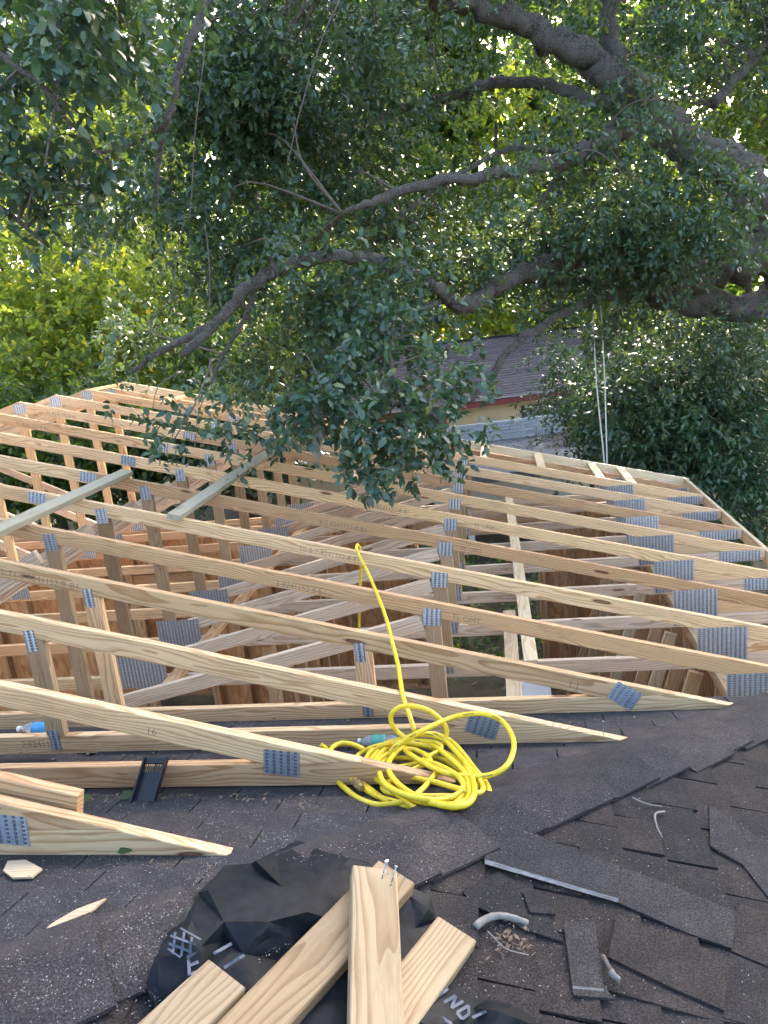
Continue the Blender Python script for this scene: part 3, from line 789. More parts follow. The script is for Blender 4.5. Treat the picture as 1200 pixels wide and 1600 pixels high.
# ================================================================== FOLIAGE
LEAF = np.array([[0, 0, 0], [.30, .5, .10], [.30, -.5, .10], [.70, .42, .06], [.70, -.42, .06], [1, 0, -.06]])
LTRI = np.array([[0, 2, 1], [1, 2, 4], [1, 4, 3], [3, 4, 5]])
def leaves_obj(name, P, D, N, L, Wd, mat, parent=None):
    n = len(P); N = N - D * np.sum(N * D, 1)[:, None]; N /= np.linalg.norm(N, axis=1)[:, None] + 1e-9; B = np.cross(N, D)
    V = P[:, None, :] + D[:, None, :] * (LEAF[None, :, 0, None] * L[:, None, None]) + B[:, None, :] * (LEAF[None, :, 1, None] * Wd[:, None, None]) + N[:, None, :] * (LEAF[None, :, 2, None] * L[:, None, None])
    T = (np.arange(n)[:, None, None] * 6 + LTRI[None]).reshape(-1, 3)
    me = bpy.data.meshes.new(name); me.vertices.add(n * 6); me.vertices.foreach_set('co', V.reshape(-1).astype(np.float32))
    me.loops.add(len(T) * 3); me.loops.foreach_set('vertex_index', T.reshape(-1).astype(np.int32))
    me.polygons.add(len(T)); me.polygons.foreach_set('loop_start', np.arange(0, len(T) * 3, 3, dtype=np.int32))
    me.update(); me.validate()
    return add(name, me, mat, parent)
def unit(v): return v / (np.linalg.norm(v, axis=-1, keepdims=True) + 1e-9)
def sprigs(C, per, length, leaf, droop=.35, asp=.42):
    """C: sprig bases (n,3). returns leaf arrays and the sprig axes"""
    n = len(C); ax = rng.normal(0, 1, (n, 3)); ax[:, 2] -= droop * 2; ax = unit(ax)
    s = np.tile((np.arange(per) + .5) / per, n); i = np.repeat(np.arange(n), per)
    P = C[i] + ax[i] * (s * length * rng.uniform(.7, 1.3, n)[i])[:, None]
    side = unit(np.cross(ax[i], rng.normal(0, 1, (n * per, 3))))
    D = unit(ax[i] * .75 + side * 1.0 + rng.normal(0, .25, (n * per, 3)) + np.array([0, 0, -.15]))
    N = rng.normal(0, .55, (n * per, 3)); N[:, 2] += 1.0
    L = leaf * rng.uniform(.65, 1.25, n * per)
    return (P, D, unit(N), L, L * asp * rng.uniform(.8, 1.2, n * per)), ax
def blob(px, py, rx, ry, d, dd, n):
    """n random sprig bases in an ellipsoid seen around (px,py), clustered into smaller clumps"""
    k = max(1, n // 17); a = rng.uniform(0, 2 * np.pi, k); r = np.sqrt(rng.uniform(0, 1, k))
    cx, cy, cd_ = px + rx * r * np.cos(a), py + ry * r * np.sin(a), d + dd * rng.uniform(-1, 1, k)
    out = []
    for x, y, z in zip(cx, cy, cd_):
        c = W(x, y, z); m_ = max(4, int(n / k)); rad = .017 * z + .07
        out.append(c + rng.normal(0, rad, (m_, 3)) * np.array([1, 1, .75]))
    return np.concatenate(out)
def limb(mb, pts, ns=12, rough=.09, sub=6):
    """pts: (px,py,depth,half width in photo px)"""
    P = catmull([np.append(W(p[0], p[1], p[2]), p[3] * p[2] / F) for p in pts], sub)
    jit = rng.normal(0, 1, (len(P), 3)) * (P[:, 3:4] * .16); mb.tube(P[:, :3] + jit, np.maximum(P[:, 3] * .72, .003), ns, rough); return P
def twigs(mb, centers, limbs, frac, r=.008):
    """thin branches from the nearest limb point to some of the sprig bases"""
    LP = np.concatenate([l_[:, :3] for l_ in limbs]); idx = rng.choice(len(centers), int(len(centers) * frac), replace=False)
    for i in idx:
        c = centers[i]; dd = np.linalg.norm(LP - c, axis=1); j = np.argmin(dd); a = LP[j]
        if dd[j] > 1.5 or dd[j] < .1: continue
        midp = (a + c) / 2 + rng.normal(0, .12, 3) * dd[j] + np.array([0, 0, .10 * dd[j]])
        P = catmull([a, midp, c], 4); mb.tube(P, np.linspace(r * 1.6, r * .5, len(P)), 4)
def tree_thing(name, label, cat, limb_sets, blobs, leaf, per, mat, length, bark_m=None, base=None, twig_frac=.05, group=None, droop=.35, twig_r=.008, asp=.42):
    bark_m = bark_m or M_bark
    root = empty(name, tuple(base) if base is not None else (0, 0, 0), label, cat, group); inv = Matrix.Translation(root.location).inverted()
    Ls = []
    for nm, sets in limb_sets:
        for pts in sets:
            mb = MB(); Ls.append(limb(mb, pts)); o = mb.build(nm, bark_m, root, True); o.matrix_basis = inv
    C = np.concatenate([blob(*b_) for b_ in blobs])
    arr, ax = sprigs(C, per, length, leaf, droop, asp)
    o = leaves_obj('crown', *arr, mat, root); o.matrix_basis = inv
    if Ls and twig_frac:
        mb = MB(); twigs(mb, C, Ls, twig_frac, twig_r)
        if mb.V: o = mb.build('twigs', M_twig, root); o.matrix_basis = inv; o['kind'] = 'stuff'
    return root

# ---- the big live oak at right
oak_base = W(1330, 560, 10.6); oak_base[2] = GZ
def gp(px, py, d): return (px, py, d)
trunk = [[(1400, 1230, 11.0, 62), (1370, 900, 10.9, 50), (1330, 620, 10.8, 46), (1280, 480, 10.6, 46), (1225, 400, 10.4, 46), (1185, 320, 10.2, 45)]]
limbs_ = [
 [(1225, 400, 10.3, 44), (1185, 305, 10.0, 46), (1130, 255, 9.8, 42), (1060, 212, 9.5, 40), (1000, 165, 9.2, 36), (935, 105, 8.9, 32), (860, 58, 8.6, 27), (770, 22, 8.3, 22), (680, -5, 8.0, 18), (560, -60, 7.6, 14)],
 [(1020, 190, 9.3, 22), (960, 205, 8.8, 22), (900, 245, 8.4, 18), (830, 262, 8.0, 14), (740, 275, 7.7, 12), (660, 290, 7.5, 11), (590, 312, 7.3, 9), (535, 333, 7.2, 5)],
 [(985, 175, 9.1, 15), (925, 158, 9.0, 13), (870, 135, 9.2, 12), (790, 128, 9.4, 11), (700, 152, 9.6, 10), (600, 180, 9.8, 9), (540, 205, 9.9, 6), (490, 250, 10, 4)],
 [(1250, 430, 10.4, 46), (1170, 395, 10.2, 44), (1090, 432, 10.0, 36), (1000, 408, 9.6, 27), (920, 400, 9.2, 22), (850, 418, 8.8, 20), (790, 440, 8.5, 19), (728, 478, 8.2, 17), (665, 440, 7.7, 14), (600, 408, 7.2, 14), (520, 400, 6.8, 14), (440, 417, 6.6, 14), (398, 442, 6.5, 14), (360, 478, 6.4, 12), (325, 518, 6.35, 10), (284, 553, 6.3, 9)],
 [(330, 510, 6.35, 9), (290, 530, 6.4, 8), (245, 553, 6.4, 7), (205, 584, 6.45, 4)],
 [(1060, 460, 10.0, 22), (1000, 452, 9.8, 14), (930, 466, 9.4, 10), (870, 495, 9.0, 9), (805, 538, 8.6, 9), (765, 588, 8.3, 8), (735, 628, 8.1, 5)],
 [(1240, 470, 10.6, 34), (1130, 478, 10.5, 28), (1020, 462, 10.3, 22), (930, 445, 10.1, 14), (840, 440, 10, 10), (700, 455, 10, 8)],
 [(885, 250, 8.9, 7), (862, 290, 8.8, 5), (840, 325, 8.8, 4), (822, 345, 8.8, 3)],
 [(875, 236, 8.9, 6), (800, 232, 8.9, 6), (735, 262, 8.9, 5), (660, 310, 8.9, 4), (600, 362, 8.9, 3)],
 [(398, 442, 6.5, 7), (390, 480, 6.6, 6), (370, 520, 6.7, 5), (345, 560, 6.8, 4), (330, 600, 6.9, 3)],
 [(735, 628, 8.1, 5), (700, 600, 7.0, 5), (665, 610, 6.2, 5), (640, 650, 5.7, 4), (625, 700, 5.4, 3)],
 [(690, 470, 8.1, 8), (620, 500, 7.2, 7), (560, 540, 6.6, 6), (530, 600, 6.2, 5), (500, 660, 6.0, 3)],
 [(700, -5, 8, 12), (520, -30, 7, 12), (400, -40, 6, 12), (335, -20, 5.6, 10), (308, 40, 5.6, 9), (282, 100, 5.6, 8), (270, 160, 5.6, 8), (257, 198, 5.6, 7), (246, 262, 5.7, 5), (244, 330, 5.8, 3)],
 [(257, 198, 5.6, 5), (205, 225, 5.6, 4), (140, 245, 5.6, 4), (95, 275, 5.6, 3)],
 [(1000, 170, 9.2, 30), (960, 90, 9.0, 22), (950, 20, 8.8, 18), (945, -80, 8.4, 16)],
 [(1110, 165, 10.2, 12), (1180, 90, 10.2, 9), (1240, 0, 10, 7)],
]
oak_blobs = [
 # px, py, rx, ry, depth, ddepth, n; negative py: unseen, added against sun
 (330, 110, 160, 130, 7.8, 1.0, 640), (480, 90, 160, 120, 8.2, 1.2, 700), (400, 290, 140, 110, 8.2, .7, 520),
 (240, 330, 100, 90, 7.6, .6, 180), (330, 420, 90, 60, 7.8, .5, 150), (610, 110, 120, 90, 9.6, .8, 250),
 (540, 250, 90, 60, 9.0, .6, 150), (690, 370, 130, 60, 9.0, .6, 300), (800, 390, 120, 50, 9.2, .5, 250),
 (930, 330, 120, 80, 9.2, .6, 380), (1010, 390, 110, 70, 9.0, .6, 300), (1090, 330, 110, 90, 9.2, .6, 220),
 (600, 480, 100, 36, 8.0, .5, 190), (470, 490, 110, 50, 7.9, .5, 200), (850, 455, 80, 24, 9.6, .6, 60), (1250, -120, 260, 130, 11, 2.0, 520), (900, -260, 400, 120, 9, 2, 420),
 (360, 560, 60, 35, 7.8, .4, 50), (1000, 60, 110, 70, 10.0, .8, 220), (1120, 120, 100, 120, 11.0, .8, 240),
 (800, 60, 120, 50, 10.5, .8, 130), (1000, -90, 350, 90, 9.5, 2.0, 520), (500, -90, 350, 90, 8.0, 1.2, 380),
 (930, 205, 70, 45, 8.2, .3, 70), (1040, 300, 90, 60, 8.4, .3, 110), (1010, 120, 60, 40, 8.4, .3, 50), (640, 425, 60, 25, 6.8, .2, 40), (770, 290, 60, 20, 7.4, .2, 24), (430, 385, 50, 16, 6.4, .2, 22),
 (1090, 520, 120, 50, 10.4, .6, 220), (985, 505, 60, 30, 10.0, .5, 70), (650, 400, 80, 40, 9.6, .5, 90), (190, 520, 80, 50, 8.4, .6, 70), (420, 200, 120, 60, 8.6, .6, 180)]
oak = tree_thing('live_oak', 'huge live oak with thick grey limbs reaching in from the right', 'tree', [('trunk', trunk), ('limb', limbs_)], oak_blobs, .085, 13, M_leaf_oak, .30, base=oak_base, twig_frac=.035)
C = np.concatenate([blob(1040, -170, 430, 150, 12.5, 1.6, 2000), blob(700, -120, 260, 110, 12.5, 1.5, 700), blob(1330, 40, 130, 200, 12.5, 1.2, 500)])  # extra leaf mass out of view, added to keep sun off the foreground
arr, ax = sprigs(C, 12, .40, .16, .3, .5)
q = leaves_obj('crown', *arr, M_leaf_oak, oak); q.matrix_basis = Matrix.Translation(oak.location).inverted()
# hanging leaves in front of the trusses: low oak branch
hang = [(605, 535, 80, 45, 6.2, .5, 92), (640, 500, 55, 30, 6.4, .4, 46), (535, 600, 40, 28, 6.0, .3, 36), (655, 615, 34, 28, 5.7, .2, 40), (608, 675, 32, 40, 5.4, .2, 44),
        (485, 645, 32, 26, 6.0, .3, 30), (445, 675, 22, 18, 5.9, .2, 14), (705, 680, 22, 28, 5.6, .2, 26), (640, 715, 20, 18, 5.2, .1, 12), (690, 560, 26, 20, 6.2, .3, 24), (560, 670, 24, 22, 5.6, .2, 18), (440, 610, 30, 22, 6.4, .3, 16)]
hl = [[(690, 470, 8.0, 7), (640, 500, 7.0, 6), (610, 545, 6.3, 6), (620, 600, 5.9, 5), (635, 660, 5.5, 4), (625, 735, 5.2, 2)], [(610, 545, 6.3, 5), (550, 590, 6.1, 4), (490, 635, 6.0, 3), (450, 680, 5.9, 2)], [(625, 600, 5.9, 4), (670, 640, 5.7, 3), (705, 690, 5.6, 2)]]
C = np.concatenate([blob(*b_) for b_ in hang]); arr, ax = sprigs(C, 11, .19, .088, .45, .48)
o = leaves_obj('crown', *arr, M_leaf_near, oak); o.matrix_basis = Matrix.Translation(oak.location).inverted(); o['label'] = 'low leafy branch drooping before the trusses'
Ls = []
for pts in hl:
    mb = MB(); Ls.append(limb(mb, pts, 6)); q = mb.build('limb', M_bark, oak, True); q.matrix_basis = o.matrix_basis
mb = MB(); twigs(mb, C, Ls, .12, .005); q = mb.build('twigs', M_twig, oak); q.matrix_basis = o.matrix_basis; q['kind'] = 'stuff'
# small sprays hanging at left over the trusses
spray = [(262, 690, 18, 22, 5.4, .1, 18), (238, 635, 8, 10, 5.6, .1, 6), (292, 655, 14, 14, 5.5, .1, 10), (385, 700, 12, 20, 5.9, .1, 10), (420, 690, 20, 20, 5.9, .1, 14)]
sl2 = [[(330, 560, 6.6, 3), (318, 600, 6.0, 2), (300, 640, 5.6, 2), (270, 690, 5.4, 1.2)], [(290, 580, 6.6, 2), (250, 600, 6, 1.2), (238, 640, 5.6, 1)], [(330, 600, 7.0, 2), (312, 640, 6, 1.2), (304, 700, 5.5, 1)]]
C = np.concatenate([blob(*b_) for b_ in spray]); arr, ax = sprigs(C, 8, .14, .07, .6, .45)
q = leaves_obj('crown', *arr, M_leaf_near, oak); q.matrix_basis = o.matrix_basis
for pts in sl2:
    mb = MB(); limb(mb, pts, 5); q = mb.build('limb', M_twig, oak, True); q.matrix_basis = o.matrix_basis

# ---- dark overhanging tree at the top left
vb = W(-420, 700, 6.0); vb[2] = GZ
tree_thing('overhanging_tree', 'dark large leaved tree overhanging the top left corner', 'tree',
  [('trunk', [[(-420, 1300, 6.2, 60), (-430, 900, 6.1, 50), (-400, 500, 6.0, 44), (-320, 200, 5.6, 34), (-160, -20, 5.0, 22), (0, -90, 4.6, 14), (160, -110, 4.4, 9)]]),
   ('limb', [[(-160, -20, 5.0, 12), (-40, 60, 4.7, 9), (60, 130, 4.5, 6), (110, 200, 4.4, 4)], [(0, -90, 4.6, 8), (80, -10, 4.4, 5), (90, 120, 4.3, 3), (70, 260, 4.3, 2)], [(-320, 200, 5.6, 14), (-150, 260, 5.4, 9), (-20, 310, 5.2, 6), (70, 380, 5.1, 4)]])],
  [(60, 50, 100, 60, 4.6, .4, 100), (180, 50, 50, 50, 4.9, .4, 46), (30, 180, 45, 50, 4.6, .3, 50), (120, 255, 70, 36, 5.0, .3, 55), (60, 330, 40, 24, 5.2, .3, 20), (150, -70, 200, 60, 4.8, .6, 150)],
  .085, 10, M_leaf_near, .26, base=vb, twig_frac=.08, droop=.6, asp=.55)
# hanging vines
for i, (pts, lab) in enumerate([
   ([(320, -10, 5.4, 1.6), (318, 90, 5.4, 1.5), (306, 190, 5.4, 1.4), (300, 290, 5.4, 1.2), (296, 345, 5.4, 1)], 'long thin vine hanging straight down at upper left'),
   ([(530, 0, 6.4, 1.5), (500, 70, 6.4, 1.4), (470, 170, 6.4, 1.3), (448, 260, 6.4, 1)], 'slanting bare vine crossing the dark leaves at upper centre'),
   ([(290, 335, 5.6, 1.2), (278, 390, 5.6, 1.2), (272, 440, 5.6, 1.2), (266, 475, 5.6, 1)], 'short curling vine hanging above the left trusses'),
   ([(320, 350, 5.8, 1.2), (326, 400, 5.8, 1.2), (328, 450, 5.8, 1.1), (325, 485, 5.8, .8)], 'thin pale vine hanging beside the curved oak limb'),
   ([(75, -10, 4.4, 1.5), (78, 60, 4.4, 1.5), (70, 120, 4.4, 1.2), (66, 150, 4.4, 1)], 'dark vine hanging in the top left corner')]):
    mb = MB(); limb(mb, pts, 4); tag(mb.build('hanging_vine', M_twig, None, True), lab, 'vine', 'vines hanging from the trees')
# spanish moss strands under the low branch
mb = MB()
for i in range(70):
    x, y = 496 + rng.normal(0, 5), 640 + rng.uniform(-8, 30); L_ = rng.uniform(20, 75)
    p = [W(x + rng.normal(0, 2.5) * q, y + L_ * q, 5.95) for q in (0, .35, .7, 1)]
    mb.tube(catmull(p, 3), .0022, 3)
M_moss = simple('grey_moss', (.34, .34, .30), .95)
tag(mb.build('hanging_moss', M_moss), 'grey wisps of moss hanging below the low oak branch', 'moss', None, 'stuff')

# ---- trees behind, each its own thing
def back_tree(name, label, px, d, trunk_px, top_py, blobs, leaf, mat, per=12, lean=0, bark_m=None, spread=.5, asp=.5):
    b_ = W(px, 600, d); b_[2] = GZ
    # image row of the ground under it
    v = b_ - CAM; yy = 800 - F * (v @ UP) / (v @ FW); xx = 600 + F * (v @ RT) / (v @ FW)
    tr = [[(xx, yy + 4, d, trunk_px * 1.5), (xx + lean * .3, yy * .7 + top_py * .3, d, trunk_px), (xx + lean * .7, yy * .35 + top_py * .65, d, trunk_px * .7), (xx + lean, top_py, d, trunk_px * .35)]]
    mx, my = xx + lean * .5, yy * .5 + top_py * .5
    lim = []
    for bb in blobs[:7]:
        lim.append([(mx, my, d, trunk_px * .5), ((mx + bb[0]) / 2, (my + bb[1]) / 2 - 15, (d + bb[4]) / 2, trunk_px * .36), (bb[0], bb[1], bb[4], trunk_px * .15)])
    return tree_thing(name, label, 'tree', [('trunk', tr), ('limb', lim)], blobs, leaf, per, mat, .5, bark_m or M_bark2, b_, .02, 'trees behind the building', .2, .02, asp)
back_tree('shade_tree', 'sunlit yellow green tree at the left edge behind the trusses', 40, 17, 9, 250, [(40, 430, 130, 90, 16.5, 2, 430), (120, 520, 120, 70, 16, 2, 430), (-40, 350, 110, 90, 17, 2, 240), (20, 580, 120, 50, 15.5, 1.5, 330), (170, 400, 90, 80, 17, 2, 260)], .15, M_leaf_lit, lean=-60)
back_tree('shade_tree', 'tall sunlit tree with slanting trunks left of the curved limb', 150, 20, 9, 100, [(150, 300, 110, 120, 20, 2, 330), (240, 430, 100, 90, 19, 2, 300), (90, 200, 100, 100, 21, 2, 220), (230, 560, 90, 50, 18, 2, 220), (250, 200, 90, 80, 21, 2, 160)], .17, M_leaf_lit, lean=60)
back_tree('shade_tree', 'leaning brown trunked tree just behind the far gable ridge', 330, 15, 13, 380, [(330, 560, 90, 50, 15, 1.5, 260), (420, 560, 70, 50, 15.5, 1.5, 190), (380, 470, 100, 60, 16, 1.5, 210)], .12, M_leaf_mid, lean=90)
back_tree('shade_tree', 'forked grey trunk tree between the ridge and the neighbour house', 410, 19, 15, 300, [(450, 500, 80, 60, 19, 2, 190), (500, 560, 60, 40, 18, 2, 130), (440, 400, 110, 70, 20, 2, 220), (560, 470, 80, 50, 20, 2, 170)], .15, M_leaf_mid, lean=-40)
back_tree('shade_tree', 'broad dark green tree behind the centre of the oak', 560, 28, 9, 60, [(560, 200, 170, 120, 28, 3, 430), (640, 330, 150, 90, 27, 3, 300), (450, 260, 150, 120, 29, 3, 300), (560, 420, 140, 60, 26, 3, 250), (380, 120, 140, 100, 30, 3, 220)], .24, M_leaf_mid)
back_tree('shade_tree', 'bright green tree rising behind the neighbour roof', 770, 30, 8, 120, [(770, 440, 120, 60, 29, 3, 290), (700, 260, 130, 90, 31, 3, 220), (840, 330, 130, 90, 31, 3, 280), (770, 520, 110, 30, 28, 2, 190), (850, 170, 110, 80, 32, 3, 190)], .25, M_leaf_lit)
back_tree('shade_tree', 'tree with a slim dark trunk at the top right corner', 1172, 17, 8, 20, [(1150, 60, 90, 90, 17, 2, 280), (1060, 130, 100, 90, 18, 2, 250), (1190, 200, 70, 90, 16, 2, 250), (1060, 280, 100, 70, 18, 2, 200), (1200, -40, 140, 70, 17, 2, 220)], .15, M_leaf_mid)
back_tree('shade_tree', 'hazy tree standing behind the fork of the big oak limbs', 960, 26, 9, 60, [(960, 90, 120, 90, 26, 3, 260), (900, 250, 120, 80, 26, 3, 250), (1000, 350, 120, 80, 25, 3, 260), (930, 450, 110, 60, 24, 2, 240), (880, -40, 160, 70, 26, 3, 230)], .22, M_leaf_mid)
back_tree('shade_tree', 'pale green tall tree filling the gaps between the upper oak limbs', 740, 36, 7, 0, [(700, 120, 150, 120, 36, 3, 420), (850, 120, 150, 120, 36, 3, 380), (640, 260, 130, 100, 35, 3, 300), (800, 300, 140, 90, 35, 3, 280), (740, -40, 220, 60, 36, 3, 260), (980, 200, 130, 120, 36, 3, 300)], .44, M_leaf_mid)
back_tree('shade_tree', 'pale green tall tree filling the gaps above the left ridge', 250, 36, 7, 0, [(200, 120, 170, 120, 36, 3, 420), (60, 120, 140, 140, 36, 3, 360), (350, 200, 150, 120, 35, 3, 330), (420, 330, 150, 80, 35, 3, 260), (500, 100, 140, 120, 35, 3, 300), (250, -40, 300, 60, 36, 3, 260), (530, 380, 120, 60, 34, 3, 200)], .44, M_leaf_mid)
back_tree('laurel_tree', 'bushy dark evergreen right of the white ropes', 1060, 12.5, 10, 520, [(1060, 640, 110, 70, 12, 1.0, 620), (1140, 700, 90, 80, 11.5, 1.0, 560), (990, 640, 70, 60, 12.2, .8, 330), (1060, 560, 120, 40, 12.5, .8, 330), (1180, 580, 70, 70, 12, 1, 350), (1180, 800, 70, 60, 11, .8, 290), (1040, 710, 80, 40, 12, .6, 260)], .12, M_leaf_shr, 12, asp=.32)
back_tree('laurel_tree', 'smaller leafy evergreen beside the barred window', 915, 14.5, 6, 560, [(915, 660, 45, 40, 14, .6, 200), (925, 600, 36, 40, 14.5, .6, 130), (935, 700, 30, 30, 13.5, .5, 110), (885, 575, 34, 24, 15, .5, 80), (960, 690, 40, 40, 13, .5, 160)], .12, M_leaf_shr, 12, asp=.32)
back_tree('tall_shrub', 'green shrub seen between the webs at the far left', -40, 13.5, 5, 640, [(-60, 740, 90, 70, 13, .8, 260), (30, 720, 90, 70, 13, .8, 300), (-20, 640, 100, 50, 13.5, .8, 200)], .13, M_leaf_mid)
back_tree('tall_shrub', 'green shrub seen between the webs below the ridge', 150, 13.0, 5, 640, [(120, 720, 90, 60, 12.6, .8, 300), (200, 730, 80, 60, 12.6, .8, 280), (160, 640, 90, 40, 13, .8, 180)], .13, M_leaf_mid)
back_tree('tall_shrub', 'dark shrub behind the gable left of the hanging branch', 330, 12.8, 5, 650, [(300, 710, 80, 50, 12.4, .7, 260), (390, 700, 70, 50, 12.4, .7, 240), (340, 650, 80, 30, 12.8, .7, 140)], .13, M_leaf_shr)
# small yucca before the house wall
yb_ = W(655, 668, 17.0); mb = MB()
for i in range(40):
    a, e = rng.uniform(0, 6.28), rng.uniform(.1, 1.3); dr = np.array([math.cos(a) * math.cos(e), math.sin(a) * math.cos(e), math.sin(e)]); s_ = np.cross(dr, [0, 0, 1]); s_ /= np.linalg.norm(s_)
    L_ = rng.uniform(.4, .6); b0 = np.array([yb_[0], yb_[1], yb_[2] - .2])
    mb.put([b0 - s_ * .02, b0 + s_ * .02, b0 + dr * L_ * .6 + s_ * .015, b0 + dr * L_ + np.array([0, 0, -.06]), b0 + dr * L_ * .6 - s_ * .015], [(0, 1, 2, 4), (4, 2, 3)])
mb.tube(np.array([[yb_[0], yb_[1], GZ], [yb_[0] + .03, yb_[1], -3.2], [yb_[0], yb_[1], yb_[2] - .2]]), .06, 7)
tag(mb.build('yucca', M_leaf_mid), 'spiky yucca in front of the cream house wall', 'plant')
# far wood closing the view
fwC = []
for i in range(1500):
    a = rng.uniform(-.75, .75); dist = rng.uniform(48, 70); fwC.append([CAM[0] - .17 * dist + math.sin(a) * dist, CAM[1] + math.cos(a) * dist, GZ + abs(rng.normal(0, 1)) * 7.0])
for i in range(1100):
    a = rng.uniform(-.7, .7); dist = rng.uniform(50, 75); fwC.append([CAM[0] - .17 * dist + math.sin(a) * dist, CAM[1] + math.cos(a) * dist, rng.uniform(4, 27)])
arr, ax = sprigs(np.array(fwC), 10, 2.6, 1.1, .1, .6)
tag(leaves_obj('far_wood', *arr, M_leaf_mid), 'distant green wood closing the view behind everything', 'wood', None, 'stuff')

# ---- two white ropes
for dx, lab in ((0, 'left one of two white ropes hanging from the oak limb'), (1, 'right one of two white ropes hanging from the oak limb')):
    p0 = W(925 + dx * 12, 446, 9.75); p1 = W(946 + dx * 3, 745, 9.9)
    mid_ = (p0 + p1) / 2 + RT * (-.03 + .045 * dx)
    P = catmull([p0, mid_, p1, p1 + np.array([0, 0, -1.2])], 8); mb = MB(); mb.tube(P, .0095, 6); tag(mb.build('white_rope', M_rope, None, True), lab, 'rope', 'white ropes')

# ================================================================== FOREGROUND THINGS
# yellow air hose: coil on the roof and a run up to the trusses (points in photo pixels, 3.53x crop of 480,1090)
def cpx(x, y): return 480 + x / 3.529, 1090 + y / 3.529
def hose_pt(px, py, h):
    a = on_roof(px, py, .012 + h)
    yv = 1.60 + h * .6
    return a if a[1] < yv else at_y(px, py, yv)
coil = [
 [(268, 470, .03), (230, 430, .03), (170, 360, .04), (130, 310, .05), (95, 275, .05), (75, 262, .05)],
]
main = [(510, 0, None)]
hp_ = [ # continuous run: x,y (crop), height
 (300, 490, .02), (350, 525, .01), (430, 560, .01), (520, 580, .0), (640, 600, .0), (740, 605, .01), (830, 575, .02), (880, 500, .03), (880, 440, .04), (845, 390, .05),
 (780, 330, .06), (700, 270, .06), (620, 245, .06), (540, 250, .06), (450, 275, .06), (400, 310, .05), (375, 350, .04), (400, 400, .03), (480, 420, .03), (600, 445, .03), (720, 470, .04), (840, 505, .04), (930, 530, .03), (970, 505, .03), (940, 440, .04), (880, 370, .05), (820, 300, .06), (760, 240, .07), (680, 205, .08), (600, 205, .08), (530, 225, .07), (440, 250, .06), (360, 290, .05), (325, 340, .04), (330, 390, .03), (370, 440, .03), (440, 490, .03), (520, 550, .02), (600, 610, .01), (720, 640, .0), (860, 640, .0), (960, 600, .01), (1005, 540, .01), (985, 470, .02), (920, 390, .03), (860, 310, .05), (800, 245, .07), (720, 205, .09), (640, 200, .09), (560, 225, .08), (470, 260, .07), (400, 290, .05), (350, 345, .04), (350, 400, .03), (420, 410, .02), (500, 385, .02), (600, 365, .03), (680, 320, .05), (740, 280, .06), (700, 245, .06), (600, 240, .05),
 (480, 250, .05), (360, 275, .04), (280, 320, .03), (255, 380, .02), (275, 440, .01), (340, 500, .01), (430, 560, .0), (560, 600, .0), (700, 625, .0), (800, 600, .01), (850, 560, .01), (780, 545, .02), (660, 545, .02), (560, 535, .02), (440, 520, .02), (420, 480, .02), (500, 440, .03), (600, 390, .04), (680, 345, .05), (600, 290, .06), (540, 290, .06), (600, 335, .06), (700, 390, .06), (800, 425, .05), (920, 435, .05), (1020, 425, .05), (1100, 375, .08), (1138, 290, .1), (1130, 210, .12), (1080, 135, .14), (1000, 95, .15), (900, 90, .16), (800, 110, .16), (700, 150, .15), (600, 200, .13), (530, 240, .10), (480, 275, .08), (450, 320, .05)]
P = [hose_pt(*cpx(x, y), h) for x, y, h in hp_]
hose = empty('air_hose', tuple(hose_pt(*cpx(600, 560), 0)), 'yellow rubber air hose coiled on the shingles and trailing up over the trusses', 'hose')
hinv = Matrix.Translation(hose.location).inverted()
mb = MB(); mb.tube(catmull(P, 5), .0098, 8); o = mb.build('coil', M_hose, hose, True); o.matrix_basis = hinv
for q, (cx_, cy_, rx_, ry_, rot_, h_) in enumerate([(640, 440, 270, 135, .30, .035), (655, 425, 300, 160, .34, .02), (620, 450, 235, 110, .22, .045), (690, 430, 250, 150, .42, .05)]):
    lo = []
    for a_ in np.linspace(0, 2 * np.pi * 1.12, 20):
        u_, v_ = rx_ * math.cos(a_ + q) * (1 + .05 * math.sin(3 * a_ + q)), ry_ * math.sin(a_ + q) * (1 + .06 * math.cos(2 * a_ + 2 * q))
        lo.append(hose_pt(*cpx(cx_ + u_ * math.cos(rot_) - v_ * math.sin(rot_), cy_ + u_ * math.sin(rot_) + v_ * math.cos(rot_)), h_ + .012 * math.sin(2.3 * a_)))
    mb = MB(); mb.tube(catmull(lo, 5), .0098, 8); o = mb.build('coil', M_hose, hose, True); o.matrix_basis = hinv
# left outer loop
lp = [(310, 285, .05), (260, 262, .06), (200, 250, .07), (145, 270, .07), (118, 320, .06), (125, 380, .04), (160, 450, .02), (220, 510, .01), (290, 560, .0), (380, 590, .0), (470, 585, .0), (560, 560, .02), (640, 500, .03), (700, 430, .04), (720, 395, .05)]
mb = MB(); mb.tube(catmull([hose_pt(*cpx(x, y), h) for x, y, h in lp], 5), .0098, 8); o = mb.build('outer_loop', M_hose, hose, True); o.matrix_basis = hinv
# loose end with the brass fitting
mb = MB(); mb.tube(catmull([hose_pt(*cpx(x, y), h) for x, y, h in coil[0]], 5), .0098, 8); o = mb.build('loose_end', M_hose, hose, True); o.matrix_basis = hinv
e0, e1 = hose_pt(*cpx(262, 462), .035), hose_pt(*cpx(305, 500), .03)
mb = MB()
for s0, s1, r_ in ((0, .25, .016), (.25, .4, .012), (.4, .7, .017), (.7, 1, .011)): mb.tube(np.array([e0 + (e1 - e0) * s0, e0 + (e1 - e0) * s1]), r_, 6)
o = mb.build('brass_fitting', M_brass, hose); o.matrix_basis = hinv
